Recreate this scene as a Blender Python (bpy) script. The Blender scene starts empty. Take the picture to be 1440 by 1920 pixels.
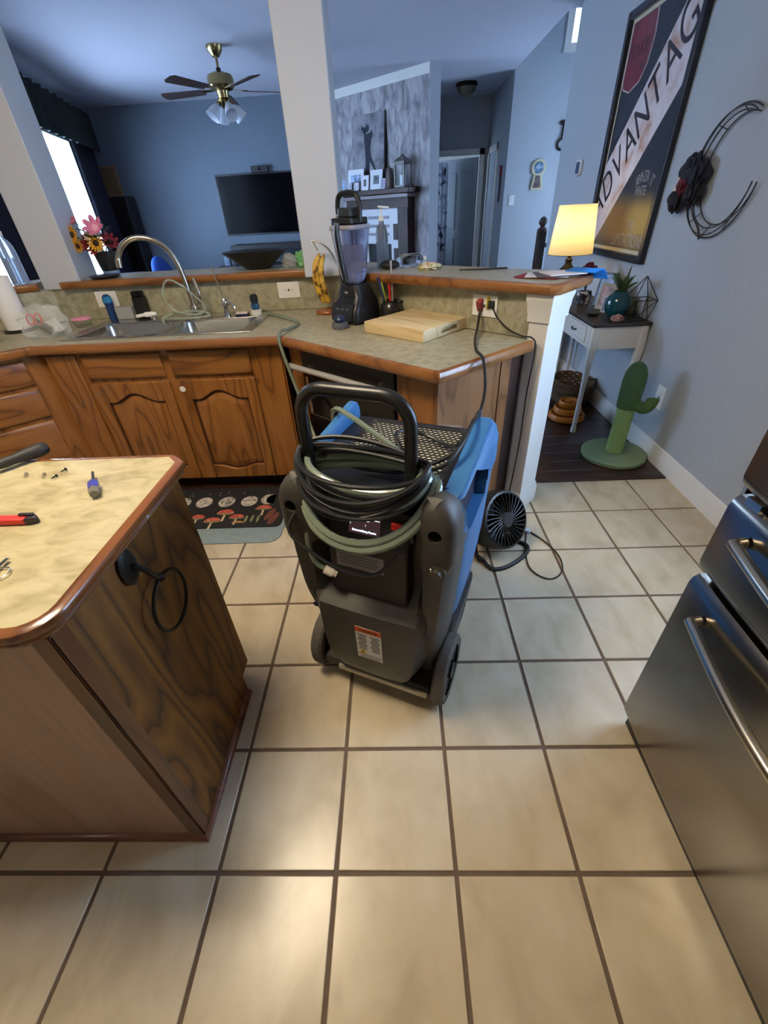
import bpy, bmesh, math, random
from mathutils import Vector, Matrix
random.seed(7)
R = math.radians
SC = bpy.context.scene
COL = SC.collection

# ------------------------------------------------------------------ camera
def setup_camera():
    yaw, pitch, roll = -0.0467221, 0.6223211, -0.0578394
    cy, sy, cp, sp = math.cos(yaw), math.sin(yaw), math.cos(pitch), math.sin(pitch)
    fwd = Vector((sy*cp, cy*cp, -sp)); right = Vector((cy, -sy, 0)); up = right.cross(fwd)
    r2 = right*math.cos(roll) + up*math.sin(roll); u2 = up*math.cos(roll) - right*math.sin(roll)
    cd = bpy.data.cameras.new('camera'); o = bpy.data.objects.new('camera', cd); COL.objects.link(o)
    cd.sensor_fit = 'VERTICAL'; cd.sensor_height = 36.0; cd.lens = 796.709/1920*36.0
    cd.clip_start = 0.02
    m = Matrix((r2, u2, -fwd)).transposed().to_4x4(); m.translation = (0.20065, -0.35674, 1.44096)
    o.matrix_world = m
    SC.camera = o
setup_camera()

# ------------------------------------------------------------------ world, exposure
w = bpy.data.worlds.new('sky'); SC.world = w; w.use_nodes = True
bg = w.node_tree.nodes['Background']
bg.inputs[0].default_value = (0.49, 0.69, 1.0, 1); bg.inputs[1].default_value = 15.5
vs = SC.view_settings
vs.view_transform = 'Standard'; vs.look = 'None'; vs.gamma = 1; vs.use_curve_mapping = False
vs.exposure = 0.16
SC.cycles.use_denoising = True
SC.cycles.max_bounces = 10; SC.cycles.diffuse_bounces = 5; SC.cycles.sample_clamp_indirect = 8

def portal(c, size, rot):
    ld = bpy.data.lights.new('window_portal', 'AREA'); ld.shape = 'RECTANGLE'
    ld.size, ld.size_y = size; ld.cycles.is_portal = True
    o = bpy.data.objects.new('window_portal', ld); COL.objects.link(o); o.location = c; o.rotation_euler = rot
# daylight portals stand in the window openings (they only guide sky light)
KITCHEN_LIGHT = 41.0
LAMP_LIGHT = 1.9

# ------------------------------------------------------------------ helpers
def srgb(r, g, b):
    f = lambda c: (c/255/12.92) if c/255 <= .04045 else ((c/255+.055)/1.055)**2.4
    return (f(r), f(g), f(b), 1)

class NT:
    def __init__(s, name):
        s.m = bpy.data.materials.new(name); s.m.use_nodes = True; s.t = s.m.node_tree
        s.b = s.t.nodes['Principled BSDF']
    def n(s, t, **k):
        x = s.t.nodes.new(t)
        for a, v in k.items():
            if a.startswith('i_'):
                x.inputs[a[2:].replace('_', ' ')].default_value = v
            else: setattr(x, a, v)
        return x
    def l(s, a, b): s.t.links.new(a, b)
    def ramp(s, fac, stops, interp='LINEAR'):
        r = s.n('ShaderNodeValToRGB'); cr = r.color_ramp; cr.interpolation = interp
        while len(cr.elements) < len(stops): cr.elements.new(.5)
        for e, (p, c) in zip(cr.elements, stops): e.position = p; e.color = c
        s.l(fac, r.inputs[0]); return r.outputs[0]
    def bump(s, h, st, dist=.01):
        b = s.n('ShaderNodeBump'); b.inputs['Strength'].default_value = st; b.inputs['Distance'].default_value = dist
        s.l(h, b.inputs['Height']); s.l(b.outputs[0], s.b.inputs['Normal'])

MATS = {}
def plain(name, col, rough=.5, metal=0, var=0, bump=0, scale=30, spec=None, emit=None, trans=0, ior=1.45, alpha=1, coat=0, sheen=0):
    if name in MATS: return MATS[name]
    k = NT(name); b = k.b
    c = srgb(*col)
    b.inputs['Base Color'].default_value = c; b.inputs['Roughness'].default_value = rough; b.inputs['Metallic'].default_value = metal
    if spec is not None: b.inputs['Specular IOR Level'].default_value = spec
    if trans: b.inputs['Transmission Weight'].default_value = trans; b.inputs['IOR'].default_value = ior
    if alpha < 1: b.inputs['Alpha'].default_value = alpha
    if coat: b.inputs['Coat Weight'].default_value = coat
    if sheen: b.inputs['Sheen Weight'].default_value = sheen
    if emit: b.inputs['Emission Color'].default_value = srgb(*emit[0]); b.inputs['Emission Strength'].default_value = emit[1]
    if var or bump:
        tc = k.n('ShaderNodeTexCoord'); nz = k.n('ShaderNodeTexNoise'); nz.inputs['Scale'].default_value = scale; nz.inputs['Detail'].default_value = 4
        k.l(tc.outputs['Object'], nz.inputs['Vector'])
        if var:
            lo = tuple(x*(1-var) for x in c[:3])+(1,); hi = tuple(min(1, x*(1+var)) for x in c[:3])+(1,)
            k.l(k.ramp(nz.outputs[0], [(.3, lo), (.7, hi)]), b.inputs['Base Color'])
        if bump: k.bump(nz.outputs[0], bump)
    MATS[name] = k.m; return k.m

def wood(name, dark, mid, light, axis='z', scale=1.0, rough=.38, rings=9.0, coat=.15):
    if name in MATS: return MATS[name]
    k = NT(name)
    tc = k.n('ShaderNodeTexCoord'); oi = k.n('ShaderNodeObjectInfo')
    ad = k.n('ShaderNodeVectorMath', operation='ADD'); mu = k.n('ShaderNodeMath', operation='MULTIPLY'); mu.inputs[1].default_value = 37
    k.l(oi.outputs['Random'], mu.inputs[0]); k.l(tc.outputs['Object'], ad.inputs[0]); k.l(mu.outputs[0], ad.inputs[1])
    mp = k.n('ShaderNodeMapping'); a = 5.0*scale; g = .9*scale
    mp.inputs['Scale'].default_value = {'z': (a, a, g), 'x': (g, a, a), 'y': (a, g, a)}[axis]
    k.l(ad.outputs[0], mp.inputs[0])
    n1 = k.n('ShaderNodeTexNoise'); n1.inputs['Scale'].default_value = 1; n1.inputs['Detail'].default_value = 2.5; n1.inputs['Roughness'].default_value = .45
    k.l(mp.outputs[0], n1.inputs['Vector'])
    m1 = k.n('ShaderNodeMath', operation='MULTIPLY'); m1.inputs[1].default_value = rings; k.l(n1.outputs[0], m1.inputs[0])
    fr = k.n('ShaderNodeMath', operation='FRACT'); k.l(m1.outputs[0], fr.inputs[0])
    mp2 = k.n('ShaderNodeMapping'); mp2.inputs['Scale'].default_value = tuple(v*22 if v > g else v*5 for v in mp.inputs['Scale'].default_value)
    k.l(ad.outputs[0], mp2.inputs[0])
    n2 = k.n('ShaderNodeTexNoise'); n2.inputs['Scale'].default_value = 1; n2.inputs['Detail'].default_value = 2; k.l(mp2.outputs[0], n2.inputs['Vector'])
    c1 = k.ramp(fr.outputs[0], [(0, srgb(*dark)), (.16, srgb(*mid)), (.6, srgb(*light)), (.93, srgb(*mid)), (1, srgb(*dark))])
    c2 = k.ramp(n2.outputs[0], [(.35, (.70, .66, .62, 1)), (.6, (1, 1, 1, 1))])
    mx = k.n('ShaderNodeMixRGB', blend_type='MULTIPLY'); mx.inputs[0].default_value = .4
    k.l(c1, mx.inputs[1]); k.l(c2, mx.inputs[2]); k.l(mx.outputs[0], k.b.inputs['Base Color'])
    k.b.inputs['Roughness'].default_value = rough; k.b.inputs['Coat Weight'].default_value = coat
    k.bump(n2.outputs[0], .08, .004)
    MATS[name] = k.m; return k.m

def mottled(name, cols, scale=18, rough=.4, stretch=(1, 1, 1), bump=0, rnd=False, detail=5, spec=.5):
    if name in MATS: return MATS[name]
    k = NT(name); tc = k.n('ShaderNodeTexCoord'); mp = k.n('ShaderNodeMapping'); mp.inputs['Scale'].default_value = stretch
    src = tc.outputs['Object']
    if rnd:
        oi = k.n('ShaderNodeObjectInfo'); ad = k.n('ShaderNodeVectorMath', operation='ADD'); mu = k.n('ShaderNodeMath', operation='MULTIPLY'); mu.inputs[1].default_value = 53
        k.l(oi.outputs['Random'], mu.inputs[0]); k.l(src, ad.inputs[0]); k.l(mu.outputs[0], ad.inputs[1]); src = ad.outputs[0]
    k.l(src, mp.inputs[0])
    nz = k.n('ShaderNodeTexNoise'); nz.inputs['Scale'].default_value = scale; nz.inputs['Detail'].default_value = detail; nz.inputs['Distortion'].default_value = .6
    k.l(mp.outputs[0], nz.inputs['Vector'])
    n = len(cols); k.l(k.ramp(nz.outputs[0], [(.32+.36*i/(n-1), srgb(*c)) for i, c in enumerate(cols)]), k.b.inputs['Base Color'])
    k.b.inputs['Roughness'].default_value = rough; k.b.inputs['Specular IOR Level'].default_value = spec
    if bump: k.bump(nz.outputs[0], bump)
    MATS[name] = k.m; return k.m

def brushed(name, col, rough=.28, axis='x', metal=1.0):
    if name in MATS: return MATS[name]
    k = NT(name); tc = k.n('ShaderNodeTexCoord'); mp = k.n('ShaderNodeMapping')
    mp.inputs['Scale'].default_value = {'x': (3, 400, 400), 'y': (400, 3, 400), 'z': (400, 400, 3)}[axis]
    k.l(tc.outputs['Object'], mp.inputs[0]); nz = k.n('ShaderNodeTexNoise'); nz.inputs['Scale'].default_value = 1; k.l(mp.outputs[0], nz.inputs['Vector'])
    k.b.inputs['Base Color'].default_value = srgb(*col); k.b.inputs['Metallic'].default_value = metal
    mr = k.n('ShaderNodeMapRange'); mr.inputs['To Min'].default_value = rough*.8; mr.inputs['To Max'].default_value = rough*1.25
    k.l(nz.outputs[0], mr.inputs[0]); k.l(mr.outputs[0], k.b.inputs['Roughness'])
    MATS[name] = k.m; return k.m

class M:
    """collects shapes into one mesh"""
    def __init__(s): s.bm = bmesh.new()
    def _x(s, vs, mat):
        for v in vs: v.co = mat @ v.co
    def box(s, c, d, rz=0, rx=0, ry=0):
        r = bmesh.ops.create_cube(s.bm, size=1)['verts']
        m = Matrix.Translation(c) @ Matrix.Rotation(R(rz), 4, 'Z') @ Matrix.Rotation(R(ry), 4, 'Y') @ Matrix.Rotation(R(rx), 4, 'X') @ Matrix.Diagonal((*d, 1))
        s._x(r, m); return s
    def bb(s, a, b):
        return s.box([(p+q)/2 for p, q in zip(a, b)], [abs(q-p) for p, q in zip(a, b)])
    def ball(s, c, r, sc=(1, 1, 1), u=16, v=10, rz=0, rx=0, ry=0):
        q = bmesh.ops.create_uvsphere(s.bm, u_segments=u, v_segments=v, radius=r)['verts']
        s._x(q, Matrix.Translation(c) @ Matrix.Rotation(R(rz), 4, 'Z') @ Matrix.Rotation(R(ry), 4, 'Y') @ Matrix.Rotation(R(rx), 4, 'X') @ Matrix.Diagonal((*sc, 1))); return s
    def ring(s, rings, caps=True, closed=False):
        L = [[s.bm.verts.new(p) for p in r] for r in rings]
        n = len(L[0]); pairs = list(zip(L[:-1], L[1:])) + ([(L[-1], L[0])] if closed else [])
        for a, b in pairs:
            for i in range(n):
                j = (i+1) % n
                try: s.bm.faces.new((a[i], a[j], b[j], b[i]))
                except ValueError: pass
        if caps and not closed:
            s.bm.faces.new(L[0][::-1]); s.bm.faces.new(L[-1])
        return s
    def lathe(s, prof, c=(0, 0, 0), n=24, caps=True, mat=None):
        mat = mat or Matrix()
        s.ring([[Vector(c) + mat @ Vector((max(r, 1e-4)*math.cos(2*math.pi*i/n), max(r, 1e-4)*math.sin(2*math.pi*i/n), z)) for i in range(n)] for r, z in prof], caps); return s
    def tube(s, pts, r, n=8, closed=False, caps=True):
        pts = [Vector(p) for p in pts]; N = len(pts); rings = []; up = None
        for i, p in enumerate(pts):
            if closed: t = (pts[(i+1) % N]-pts[i-1])
            else: t = pts[min(i+1, N-1)]-pts[max(i-1, 0)]
            if t.length < 1e-9: t = Vector((0, 0, 1))
            t.normalize()
            if up is None:
                up = Vector((0, 0, 1)) if abs(t.z) < .9 else Vector((1, 0, 0))
            a = (up - t*up.dot(t)); a.normalize(); up = a; b = t.cross(a)
            rr = r[i] if isinstance(r, (list, tuple)) else r
            rings.append([p + a*rr*math.cos(2*math.pi*k/n) + b*rr*math.sin(2*math.pi*k/n) for k in range(n)])
        s.ring(rings, caps, closed); return s
    def cyl(s, p, q, r, r2=None, n=16): return s.tube([p, q], [r, r if r2 is None else r2], n)
    def prism(s, poly, z0, z1):
        s.ring([[(x, y, z0) for x, y in poly], [(x, y, z1) for x, y in poly]]); return s
    def prismY(s, poly, y0, y1):      # outline in x,z
        s.ring([[(x, y0, z) for x, z in poly], [(x, y1, z) for x, z in poly]]); return s
    def prismX(s, poly, x0, x1):      # outline in y,z
        s.ring([[(x0, y, z) for y, z in poly], [(x1, y, z) for y, z in poly]]); return s
    def quad(s, *p): s.bm.faces.new([s.bm.verts.new(q) for q in p]); return s
    def tri(s, verts, faces):
        L = [s.bm.verts.new(v) for v in verts]
        for f in faces:
            try: s.bm.faces.new([L[i] for i in f])
            except ValueError: pass
        return s
    def xf(s, m):
        s._x(s.bm.verts, m); return s
    def obj(s, name, mat, parent=None, W=False, bev=0, seg=2, flat=False, sub=0, org=None, solid=0):
        bm = s.bm; bmesh.ops.recalc_face_normals(bm, faces=bm.faces)
        me = bpy.data.meshes.new(name)
        if parent is not None and W:
            s._x(bm.verts, wmat(parent).inverted())
        if parent is None and org is None:
            co = [v.co for v in bm.verts]
            org = ((min(c.x for c in co)+max(c.x for c in co))/2, (min(c.y for c in co)+max(c.y for c in co))/2, min(c.z for c in co))
        if parent is None:
            s._x(bm.verts, Matrix.Translation(Vector(org)).inverted())
        bm.to_mesh(me); bm.free()
        if not flat:
            me.polygons.foreach_set('use_smooth', [True]*len(me.polygons))
            me.set_sharp_from_angle(angle=R(38))
        me.materials.append(mat)
        o = bpy.data.objects.new(name, me); COL.objects.link(o)
        if parent is None: o.location = org
        else: o.parent = parent
        if solid:
            md = o.modifiers.new('s', 'SOLIDIFY'); md.thickness = solid; md.offset = 0
        if bev:
            md = o.modifiers.new('b', 'BEVEL'); md.width = bev; md.segments = seg; md.limit_method = 'ANGLE'; md.angle_limit = R(35)
            if hasattr(md, 'harden_normals'): md.harden_normals = False
        if sub:
            md = o.modifiers.new('u', 'SUBSURF'); md.levels = sub; md.render_levels = sub
        return o

def wmat(o):
    m = Matrix.Translation(o.location) @ Matrix.Rotation(o.rotation_euler.z, 4, 'Z')
    return (wmat(o.parent) @ m) if o.parent else m

def tag(o, label, cat, group=None):
    o['label'] = label; o['category'] = cat
    if group: o['group'] = group
    return o
def thing(name, label, cat, loc=(0, 0, 0), rz=0, group=None):
    o = bpy.data.objects.new(name, None); COL.objects.link(o); o.location = loc; o.rotation_euler = (0, 0, R(rz)); o.empty_display_size = .05
    return tag(o, label, cat, group)
def struct(o): o['kind'] = 'structure'; return o
def copy_tree(o, parent=None, loc=None, rz=None, label=None):
    c = o.copy(); COL.objects.link(c)
    if parent is not None: c.parent = parent
    if loc is not None: c.location = loc
    if rz is not None: c.rotation_euler = (0, 0, R(rz))
    if label: c['label'] = label
    for ch in list(o.children): copy_tree(ch, c)
    return c
def arc(cx, cy, r, a0, a1, n=8):
    return [(cx+r*math.cos(R(a0+(a1-a0)*i/n)), cy+r*math.sin(R(a0+(a1-a0)*i/n))) for i in range(n+1)]
def rrect(x0, y0, x1, y1, r, n=4):
    return arc(x1-r, y1-r, r, 0, 90, n)+arc(x0+r, y1-r, r, 90, 180, n)+arc(x0+r, y0+r, r, 180, 270, n)+arc(x1-r, y0+r, r, 270, 360, n)
def spline(pts, n=8, closed=False):
    P = [Vector(p) for p in pts]; out = []; N = len(P)
    rng = range(N) if closed else range(N-1)
    for i in rng:
        if closed: a, b, c, d = P[i-1], P[i], P[(i+1) % N], P[(i+2) % N]
        else: a, b, c, d = P[max(i-1, 0)], P[i], P[i+1], P[min(i+2, N-1)]
        for k in range(n):
            t = k/n
            out.append(.5*((2*b)+(c-a)*t+(2*a-5*b+4*c-d)*t*t+(3*b-a-3*c+d)*t**3))
    if not closed: out.append(P[-1])
    return out
def text_mesh(txt, size, align='CENTER', extrude=.0005):
    cu = bpy.data.curves.new('lettering', 'FONT'); cu.body = txt; cu.size = size; cu.align_x = align; cu.align_y = 'CENTER'; cu.extrude = extrude
    o = bpy.data.objects.new('lettering', cu); me = bpy.data.meshes.new_from_object(o)
    bpy.data.objects.remove(o); return me
def text_part(txt, size, mat, parent, m, name='lettering', sx=1.0):
    me = text_mesh(txt, size); me.transform(m @ Matrix.Diagonal((sx, 1, 1, 1))); me.materials.clear(); me.materials.append(mat)
    o = bpy.data.objects.new(name, me); COL.objects.link(o); o.parent = parent; return o

# ------------------------------------------------------------------ materials
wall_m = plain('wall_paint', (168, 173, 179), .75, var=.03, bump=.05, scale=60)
white_m = plain('white_trim_paint', (222, 219, 212), .5)
pillar_m = plain('white_pillar_paint', (194, 197, 203), .7, bump=.06, scale=80)
ceil_m = plain('ceiling_paint', (188, 188, 199), .8, bump=.08, scale=70)
lam_m = mottled('grey_green_laminate', [(138, 133, 108), (160, 154, 128), (172, 166, 142)], 26, .38, detail=8)
isl_m = mottled('lamp_lit_laminate', [(156, 143, 106), (180, 168, 130), (194, 183, 148)], 16, .42, stretch=(1, 1.8, 1), detail=7)  # same laminate as the perimeter, coloured lighter for the lamp above
OAK = ((102, 60, 24), (140, 89, 40), (154, 101, 48))
oak_z = wood('oak_upright', *OAK, 'z'); oak_x = wood('oak_level', *OAK, 'x', rings=7)
oak_y = wood('oak_deep', *OAK, 'y', rings=7)
edge_m = wood('oak_counter_edge', (108, 64, 28), (138, 88, 42), (154, 101, 52), 'x', rings=5, rough=.3, coat=.3)
paneloak = wood('pale_oak_panel', (104, 66, 36), (132, 88, 50), (144, 98, 58), 'z', rings=8)
isl_side = wood('shaded_oak_panel', (58, 32, 8), (102, 63, 18), (130, 85, 26), 'z', scale=.9, rings=13, rough=.6, coat=0)  # island oak coloured darker for the side turned from the lamp
isl_front = wood('lit_oak_panel', (148, 112, 90), (162, 126, 104), (168, 134, 112), 'z', scale=.7, rings=3)  # same island oak coloured lighter for the front that catches light
dark_wood = wood('dark_wood', (28, 14, 10), (48, 26, 18), (62, 34, 22), 'x', rings=6, rough=.55, coat=0)
dark_wood_z = wood('dark_wood_upright', (28, 14, 10), (48, 26, 18), (62, 34, 22), 'z', rings=6, rough=.55, coat=0)
plank_m = wood('dark_floor_plank', (34, 20, 14), (54, 33, 23), (68, 42, 30), 'x', rings=6, rough=.3)
grout_m = plain('brown_grout', (104, 86, 72), .85, var=.1, scale=40)
tile_m = mottled('beige_tile', [(180, 164, 136), (193, 177, 149), (203, 188, 162)], 5, .27, stretch=(1.6, 1, 1), rnd=True, detail=6, bump=.04)
steel_m = brushed('fridge_steel', (140, 135, 128), .22, 'y')
sink_m = brushed('sink_steel', (190, 188, 182), .25, 'x')
chrome = plain('chrome', (215, 213, 208), .12, 1)
nickel = plain('brushed_nickel', (190, 182, 166), .25, 1)
brass = plain('antique_brass', (160, 140, 95), .25, 1)
black_p = plain('black_plastic', (22, 22, 24), .4)
black_g = plain('black_gloss', (8, 8, 12), .12)
black_m = plain('black_iron', (26, 24, 23), .5, .4)
rubber = plain('grey_rubber', (64, 62, 58), .7)
white_p = plain('white_plastic', (232, 230, 226), .4)
clear_m = plain('clear_plastic', (245, 248, 250), .08, trans=1, ior=1.15)
glass_m = plain('window_glass', (250, 252, 255), .0, trans=1, ior=1.02)
baggy = plain('thin_clear_bag', (225, 228, 226), .15, alpha=.28)

# ------------------------------------------------------------------ room shell
T = .32
def sweep(m, path, prof, closed=False):
    """profile (offset to the right of the path, z) swept with mitred corners"""
    P = [Vector((*p[:2], 0)) for p in path]; zz = [p[2] if len(p) > 2 else 0 for p in path]; N = len(P); rings = []
    for i in range(N):
        a = (P[i]-P[i-1]).normalized() if (i > 0 or closed) else None
        b = (P[(i+1) % N]-P[i]).normalized() if (i < N-1 or closed) else None
        if a is None: a = b
        if b is None: b = a
        na = Vector((a.y, -a.x, 0)); nb = Vector((b.y, -b.x, 0)); n = (na+nb)
        n = n/(1+na.dot(nb))
        rings.append([P[i]+n*o+Vector((0, 0, zz[i]+z)) for o, z in prof])
    m.ring(rings, True, closed); return m
def seg(m, p, q, z0, z1, t):
    """wall slab from p to q, thickness t to the left of the direction"""
    p, q = Vector(p), Vector(q); d = (q-p).normalized(); n = Vector((-d.y, d.x))*t
    m.prism([tuple(p), tuple(q), tuple(q+n), tuple(p+n)], z0, z1); return m
def portal_dir(c, size, d):
    portal(c, size, Vector(d).to_track_quat('-Z', 'Y').to_euler())
CH = 2.75
def lx(y): return -4.1 + (7.65-y)*(1.2/4.45)
LN = Vector((4.45, 1.2, 0)).normalized()    # inward normal of the slanting window wall

# floor: grout bed, one tile at a time, dark boards beyond
fl = M().bb((-2.9, -2.4, -.1), (1.86, 6*T, -.004)).obj('floor', grout_m); struct(fl)
tp = M().box((0, 0, -.004), (T-.011, T-.011, .010)).obj('tile', tile_m, fl, bev=.0025)
fl_in = wmat(fl).inverted()
first = True
for r in range(-7, 6):
    for c in range(-9, 6):
        x0 = (c+.5)*T
        if x0+T/2 > 1.86+.2: continue
        t = tp if first else tp.copy()
        if not first: COL.objects.link(t)
        first = False
        if c == 5:      # cut tiles along the right wall
            if r == -7:
                cut_me = M().box((0, 0, -.004), (.8*T-.008, T-.011, .010))
                cut = cut_me.obj('tile', tile_m, fl, bev=.0025); cm = cut.data
            t.data = cm; x0 = 5.4*T
        t.location = fl_in @ Vector((x0, (r+.5)*T, 0))
COL.objects.unlink(cut); bpy.data.objects.remove(cut)
lf = M().prism([(-4.6, 6*T), (3.7, 6*T), (3.7, 10.4), (-4.6, 10.4)], -.1, -.004).obj('floor_living', plank_m); struct(lf)
pm = M().box((0, 0, -.002), (.935, .121, .010)).obj('plank', plank_m, lf, bev=.0015)
lf_in = wmat(lf).inverted()
for i in range(26):
    t = pm if i == 0 else pm.copy()
    if i: COL.objects.link(t)
    t.location = lf_in @ Vector((1.39, 6*T+.0625+.1235*i, 0))
st = M().prismY([(.93, 0), (.93, .006), (.95, .012), (1.82, .012), (1.84, .006), (1.84, 0)], 6*T-.012, 6*T+.022).obj('trim_1', dark_wood, bev=.002); struct(st)

# ceilings
m = M(); m.bb((-4.6, -2.5, CH), (1.80, 10.4, CH+.12)); m.bb((1.80, -2.5, CH), (2.0, 5.05, CH+.12)); m.bb((1.80, 7.28, CH), (3.7, 10.4, CH+.12))
struct(m.obj('ceiling', ceil_m, flat=True))
struct(M().bb((1.7, 4.95, 4.3), (3.7, 7.3, 4.4)).obj('ceiling_foyer', ceil_m, flat=True))

# walls
m = M()
W1, W2, WZ = (4.5, 6.5), (3.3, 4.25), (.3, 2.32)
ys = [7.65, W1[1], W1[0], W2[1], W2[0], 3.2]
def LP(y): return (lx(y), y)
for a, b, z0, z1 in ((7.65, W1[1], 0, CH), (W1[0], W2[1], 0, CH), (W2[0], 3.2, 0, CH), (W1[1], W1[0], 0, WZ[0]), (W1[1], W1[0], WZ[1], CH), (W2[1], W2[0], 0, WZ[0]), (W2[1], W2[0], WZ[1], CH)):
    seg(m, LP(a), LP(b), z0, z1, -.14)
struct(m.obj('wall_left', wall_m, flat=True))
for n, (a, b) in enumerate((W1, W2)):
    mid = Vector((lx((a+b)/2), (a+b)/2, (WZ[0]+WZ[1])/2)); L = (Vector(LP(a))-Vector(LP(b))).length
    wn = M(); seg(wn, LP(b), LP(a), WZ[0], WZ[0]+.05, .06); seg(wn, LP(b), LP(a), WZ[1]-.05, WZ[1], .06)
    seg(wn, LP(b), LP(b-.05), WZ[0], WZ[1], .06); seg(wn, LP(a+.05), LP(a), WZ[0], WZ[1], .06); seg(wn, LP(b), LP(a), 1.3, 1.34, .05)
    o = struct(wn.obj('window_%d' % (n+1), white_m))
    for z0, z1 in ((WZ[0]+.05, 1.3), (1.34, WZ[1]-.05)):
        pn = M(); seg(pn, LP(b-.05), LP(a+.05), z0, z1, .006); pn.obj('pane', glass_m, o, W=True, flat=True)
    portal_dir(mid - LN*.16, (L, WZ[1]-WZ[0]), LN)
struct(M().bb((-3.02, -2.5, 0), (-2.9, 3.25, CH)).obj('wall_kitchen_left', wall_m, flat=True))
struct(M().bb((-3.0, -2.52, 0), (2.0, -2.4, CH)).obj('wall_back', wall_m, flat=True))
DY = (.50, 1.40)
m = M(); m.bb((1.86, -2.5, 0), (1.98, DY[0], CH)); m.bb((1.86, DY[1], 0), (1.98, 5.05, CH)); m.bb((1.86, DY[0], 2.06), (1.98, DY[1], CH))
struct(m.obj('wall_right', wall_m, flat=True))
d = M(); d.bb((1.88, DY[0], 0), (1.93, DY[0]+.11, 2.06)); d.bb((1.88, DY[1]-.11, 0), (1.93, DY[1], 2.06)); d.bb((1.88, DY[0], 1.94), (1.93, DY[1], 2.06)); d.bb((1.88, DY[0], 0), (1.93, DY[1], .75))
d = struct(d.obj('door_1', white_m)); M().bb((1.90, DY[0]+.11, .75), (1.908, DY[1]-.11, 1.94)).obj('pane', glass_m, d, W=True, flat=True)
M().ball((1.86, DY[0]+.055, 1.0), .028).cyl((1.865, DY[0]+.055, 1.0), (1.885, DY[0]+.055, 1.0), .012).obj('knob', nickel, d, W=True)
portal_dir((1.99, sum(DY)/2, 1.345), (DY[1]-DY[0]-.2, 1.2), (-1, 0, 0))
struct(M().bb((-4.6, 7.65, 0), (-.53, 7.8, CH)).obj('wall_far', plain('far_wall_shaded', (100, 110, 122), .75, var=.03, scale=60), flat=True))  # wall paint darkened here for the dimmer light at the far end
FA, FB = Vector((.70, 6.53)), Vector((-.54, 7.66))
FD = (FB-FA).normalized(); FN = Vector((-FD.y*-1, FD.x*-1))     # FN placeholder, set below
FN = Vector((FD.y, -FD.x));
if FN.y > 0: FN = -FN
brick_m = mottled('whitewashed_masonry', [(112, 108, 112), (150, 146, 150), (178, 174, 176)], 6, .85, stretch=(2.2, 2.2, 1), bump=.5, detail=9)
m = M(); seg(m, tuple(FA), tuple(FB), 0, CH-.09, -.12); struct(m.obj('wall_fireplace', brick_m, flat=True))
m = M(); seg(m, tuple(FA+FN*.012), tuple(FB+FN*.012), CH-.09, CH, -.12); struct(m.obj('trim_2', white_m, flat=True))
m = M().bb((.70, 6.50, 0), (.82, 8.76, CH)); struct(m.obj('wall_hall_left', plain('column_paint', (176, 182, 190), .7), flat=True))
struct(M().bb((1.80, 7.16, 0), (3.7, 7.28, 2.92)).bb((1.80, 7.16, 2.92), (2.42, 7.28, 4.4)).bb((2.42, 7.16, 3.95), (3.7, 7.28, 4.4)).bb((3.3, 7.16, 2.92), (3.7, 7.28, 3.95)).obj('wall_foyer', wall_m, flat=True))
wn = M().bb((2.36, 7.14, 2.86), (3.36, 7.2, 2.94)).bb((2.36, 7.14, 2.94), (2.44, 7.2, 4.0)).bb((3.28, 7.14, 2.94), (3.36, 7.2, 4.0)).bb((2.36, 7.14, 3.93), (3.36, 7.2, 4.0)).bb((2.72, 7.16, 2.94), (2.75, 7.2, 3.95)).bb((2.44, 7.16, 3.3), (3.3, 7.2, 3.33))
wn = struct(wn.obj('window_3', white_m)); M().bb((2.44, 7.21, 2.94), (3.28, 7.216, 3.93)).obj('pane', glass_m, wn, W=True, flat=True)
portal_dir((2.86, 7.3, 3.43), (.88, 1.0), (0, -1, 0))
struct(M().bb((1.80, 7.28, 0), (1.92, 8.76, CH)).obj('wall_hall_right', wall_m, flat=True))
struct(M().bb((1.68, 8.64, 0), (1.80, 8.76, CH)).bb((.82, 8.64, 2.07), (1.68, 8.76, CH)).bb((.82, 8.64, 0), (.94, 8.76, CH)).obj('wall_hall_end', wall_m, flat=True))
struct(M().bb((.88, 8.60, 0), (.96, 8.64, 2.13)).bb((1.66, 8.60, 0), (1.74, 8.64, 2.13)).bb((.88, 8.60, 2.05), (1.74, 8.64, 2.13)).obj('trim_3', white_m))
struct(M().bb((1.98, 5.05, 0), (3.7, 5.17, 4.4)).bb((1.80, 5.05, CH), (3.7, 5.17, 4.4)).obj('wall_foyer_near', wall_m, flat=True))
struct(M().bb((3.6, 5.05, 0), (3.72, 5.8, 4.4)).bb((3.6, 6.65, 0), (3.72, 7.28, 4.4)).bb((3.6, 5.8, 2.4), (3.72, 6.65, 4.4)).bb((3.6, 5.8, 0), (3.72, 6.65, .15)).obj('wall_foyer_right', wall_m, flat=True))
wn = M().bb((3.62, 5.8, .15), (3.68, 5.88, 2.4)).bb((3.62, 6.57, .15), (3.68, 6.65, 2.4)).bb((3.62, 5.88, .15), (3.68, 6.57, .24)).bb((3.62, 5.88, 2.32), (3.68, 6.57, 2.4)).bb((3.62, 6.2, .24), (3.68, 6.25, 2.32))  # unseen side window, added to brighten the foyer wall and hall
wn = struct(wn.obj('window_4', white_m)); M().bb((3.645, 5.88, .24), (3.651, 6.57, 2.32)).obj('pane', glass_m, wn, W=True, flat=True)
portal_dir((3.74, 6.225, 1.28), (.85, 2.25), (-1, 0, 0))
struct(M().bb((1.72, 5.05, CH+.02), (1.80, 7.28, 4.4)).obj('wall_foyer_upper', wall_m, flat=True))
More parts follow.
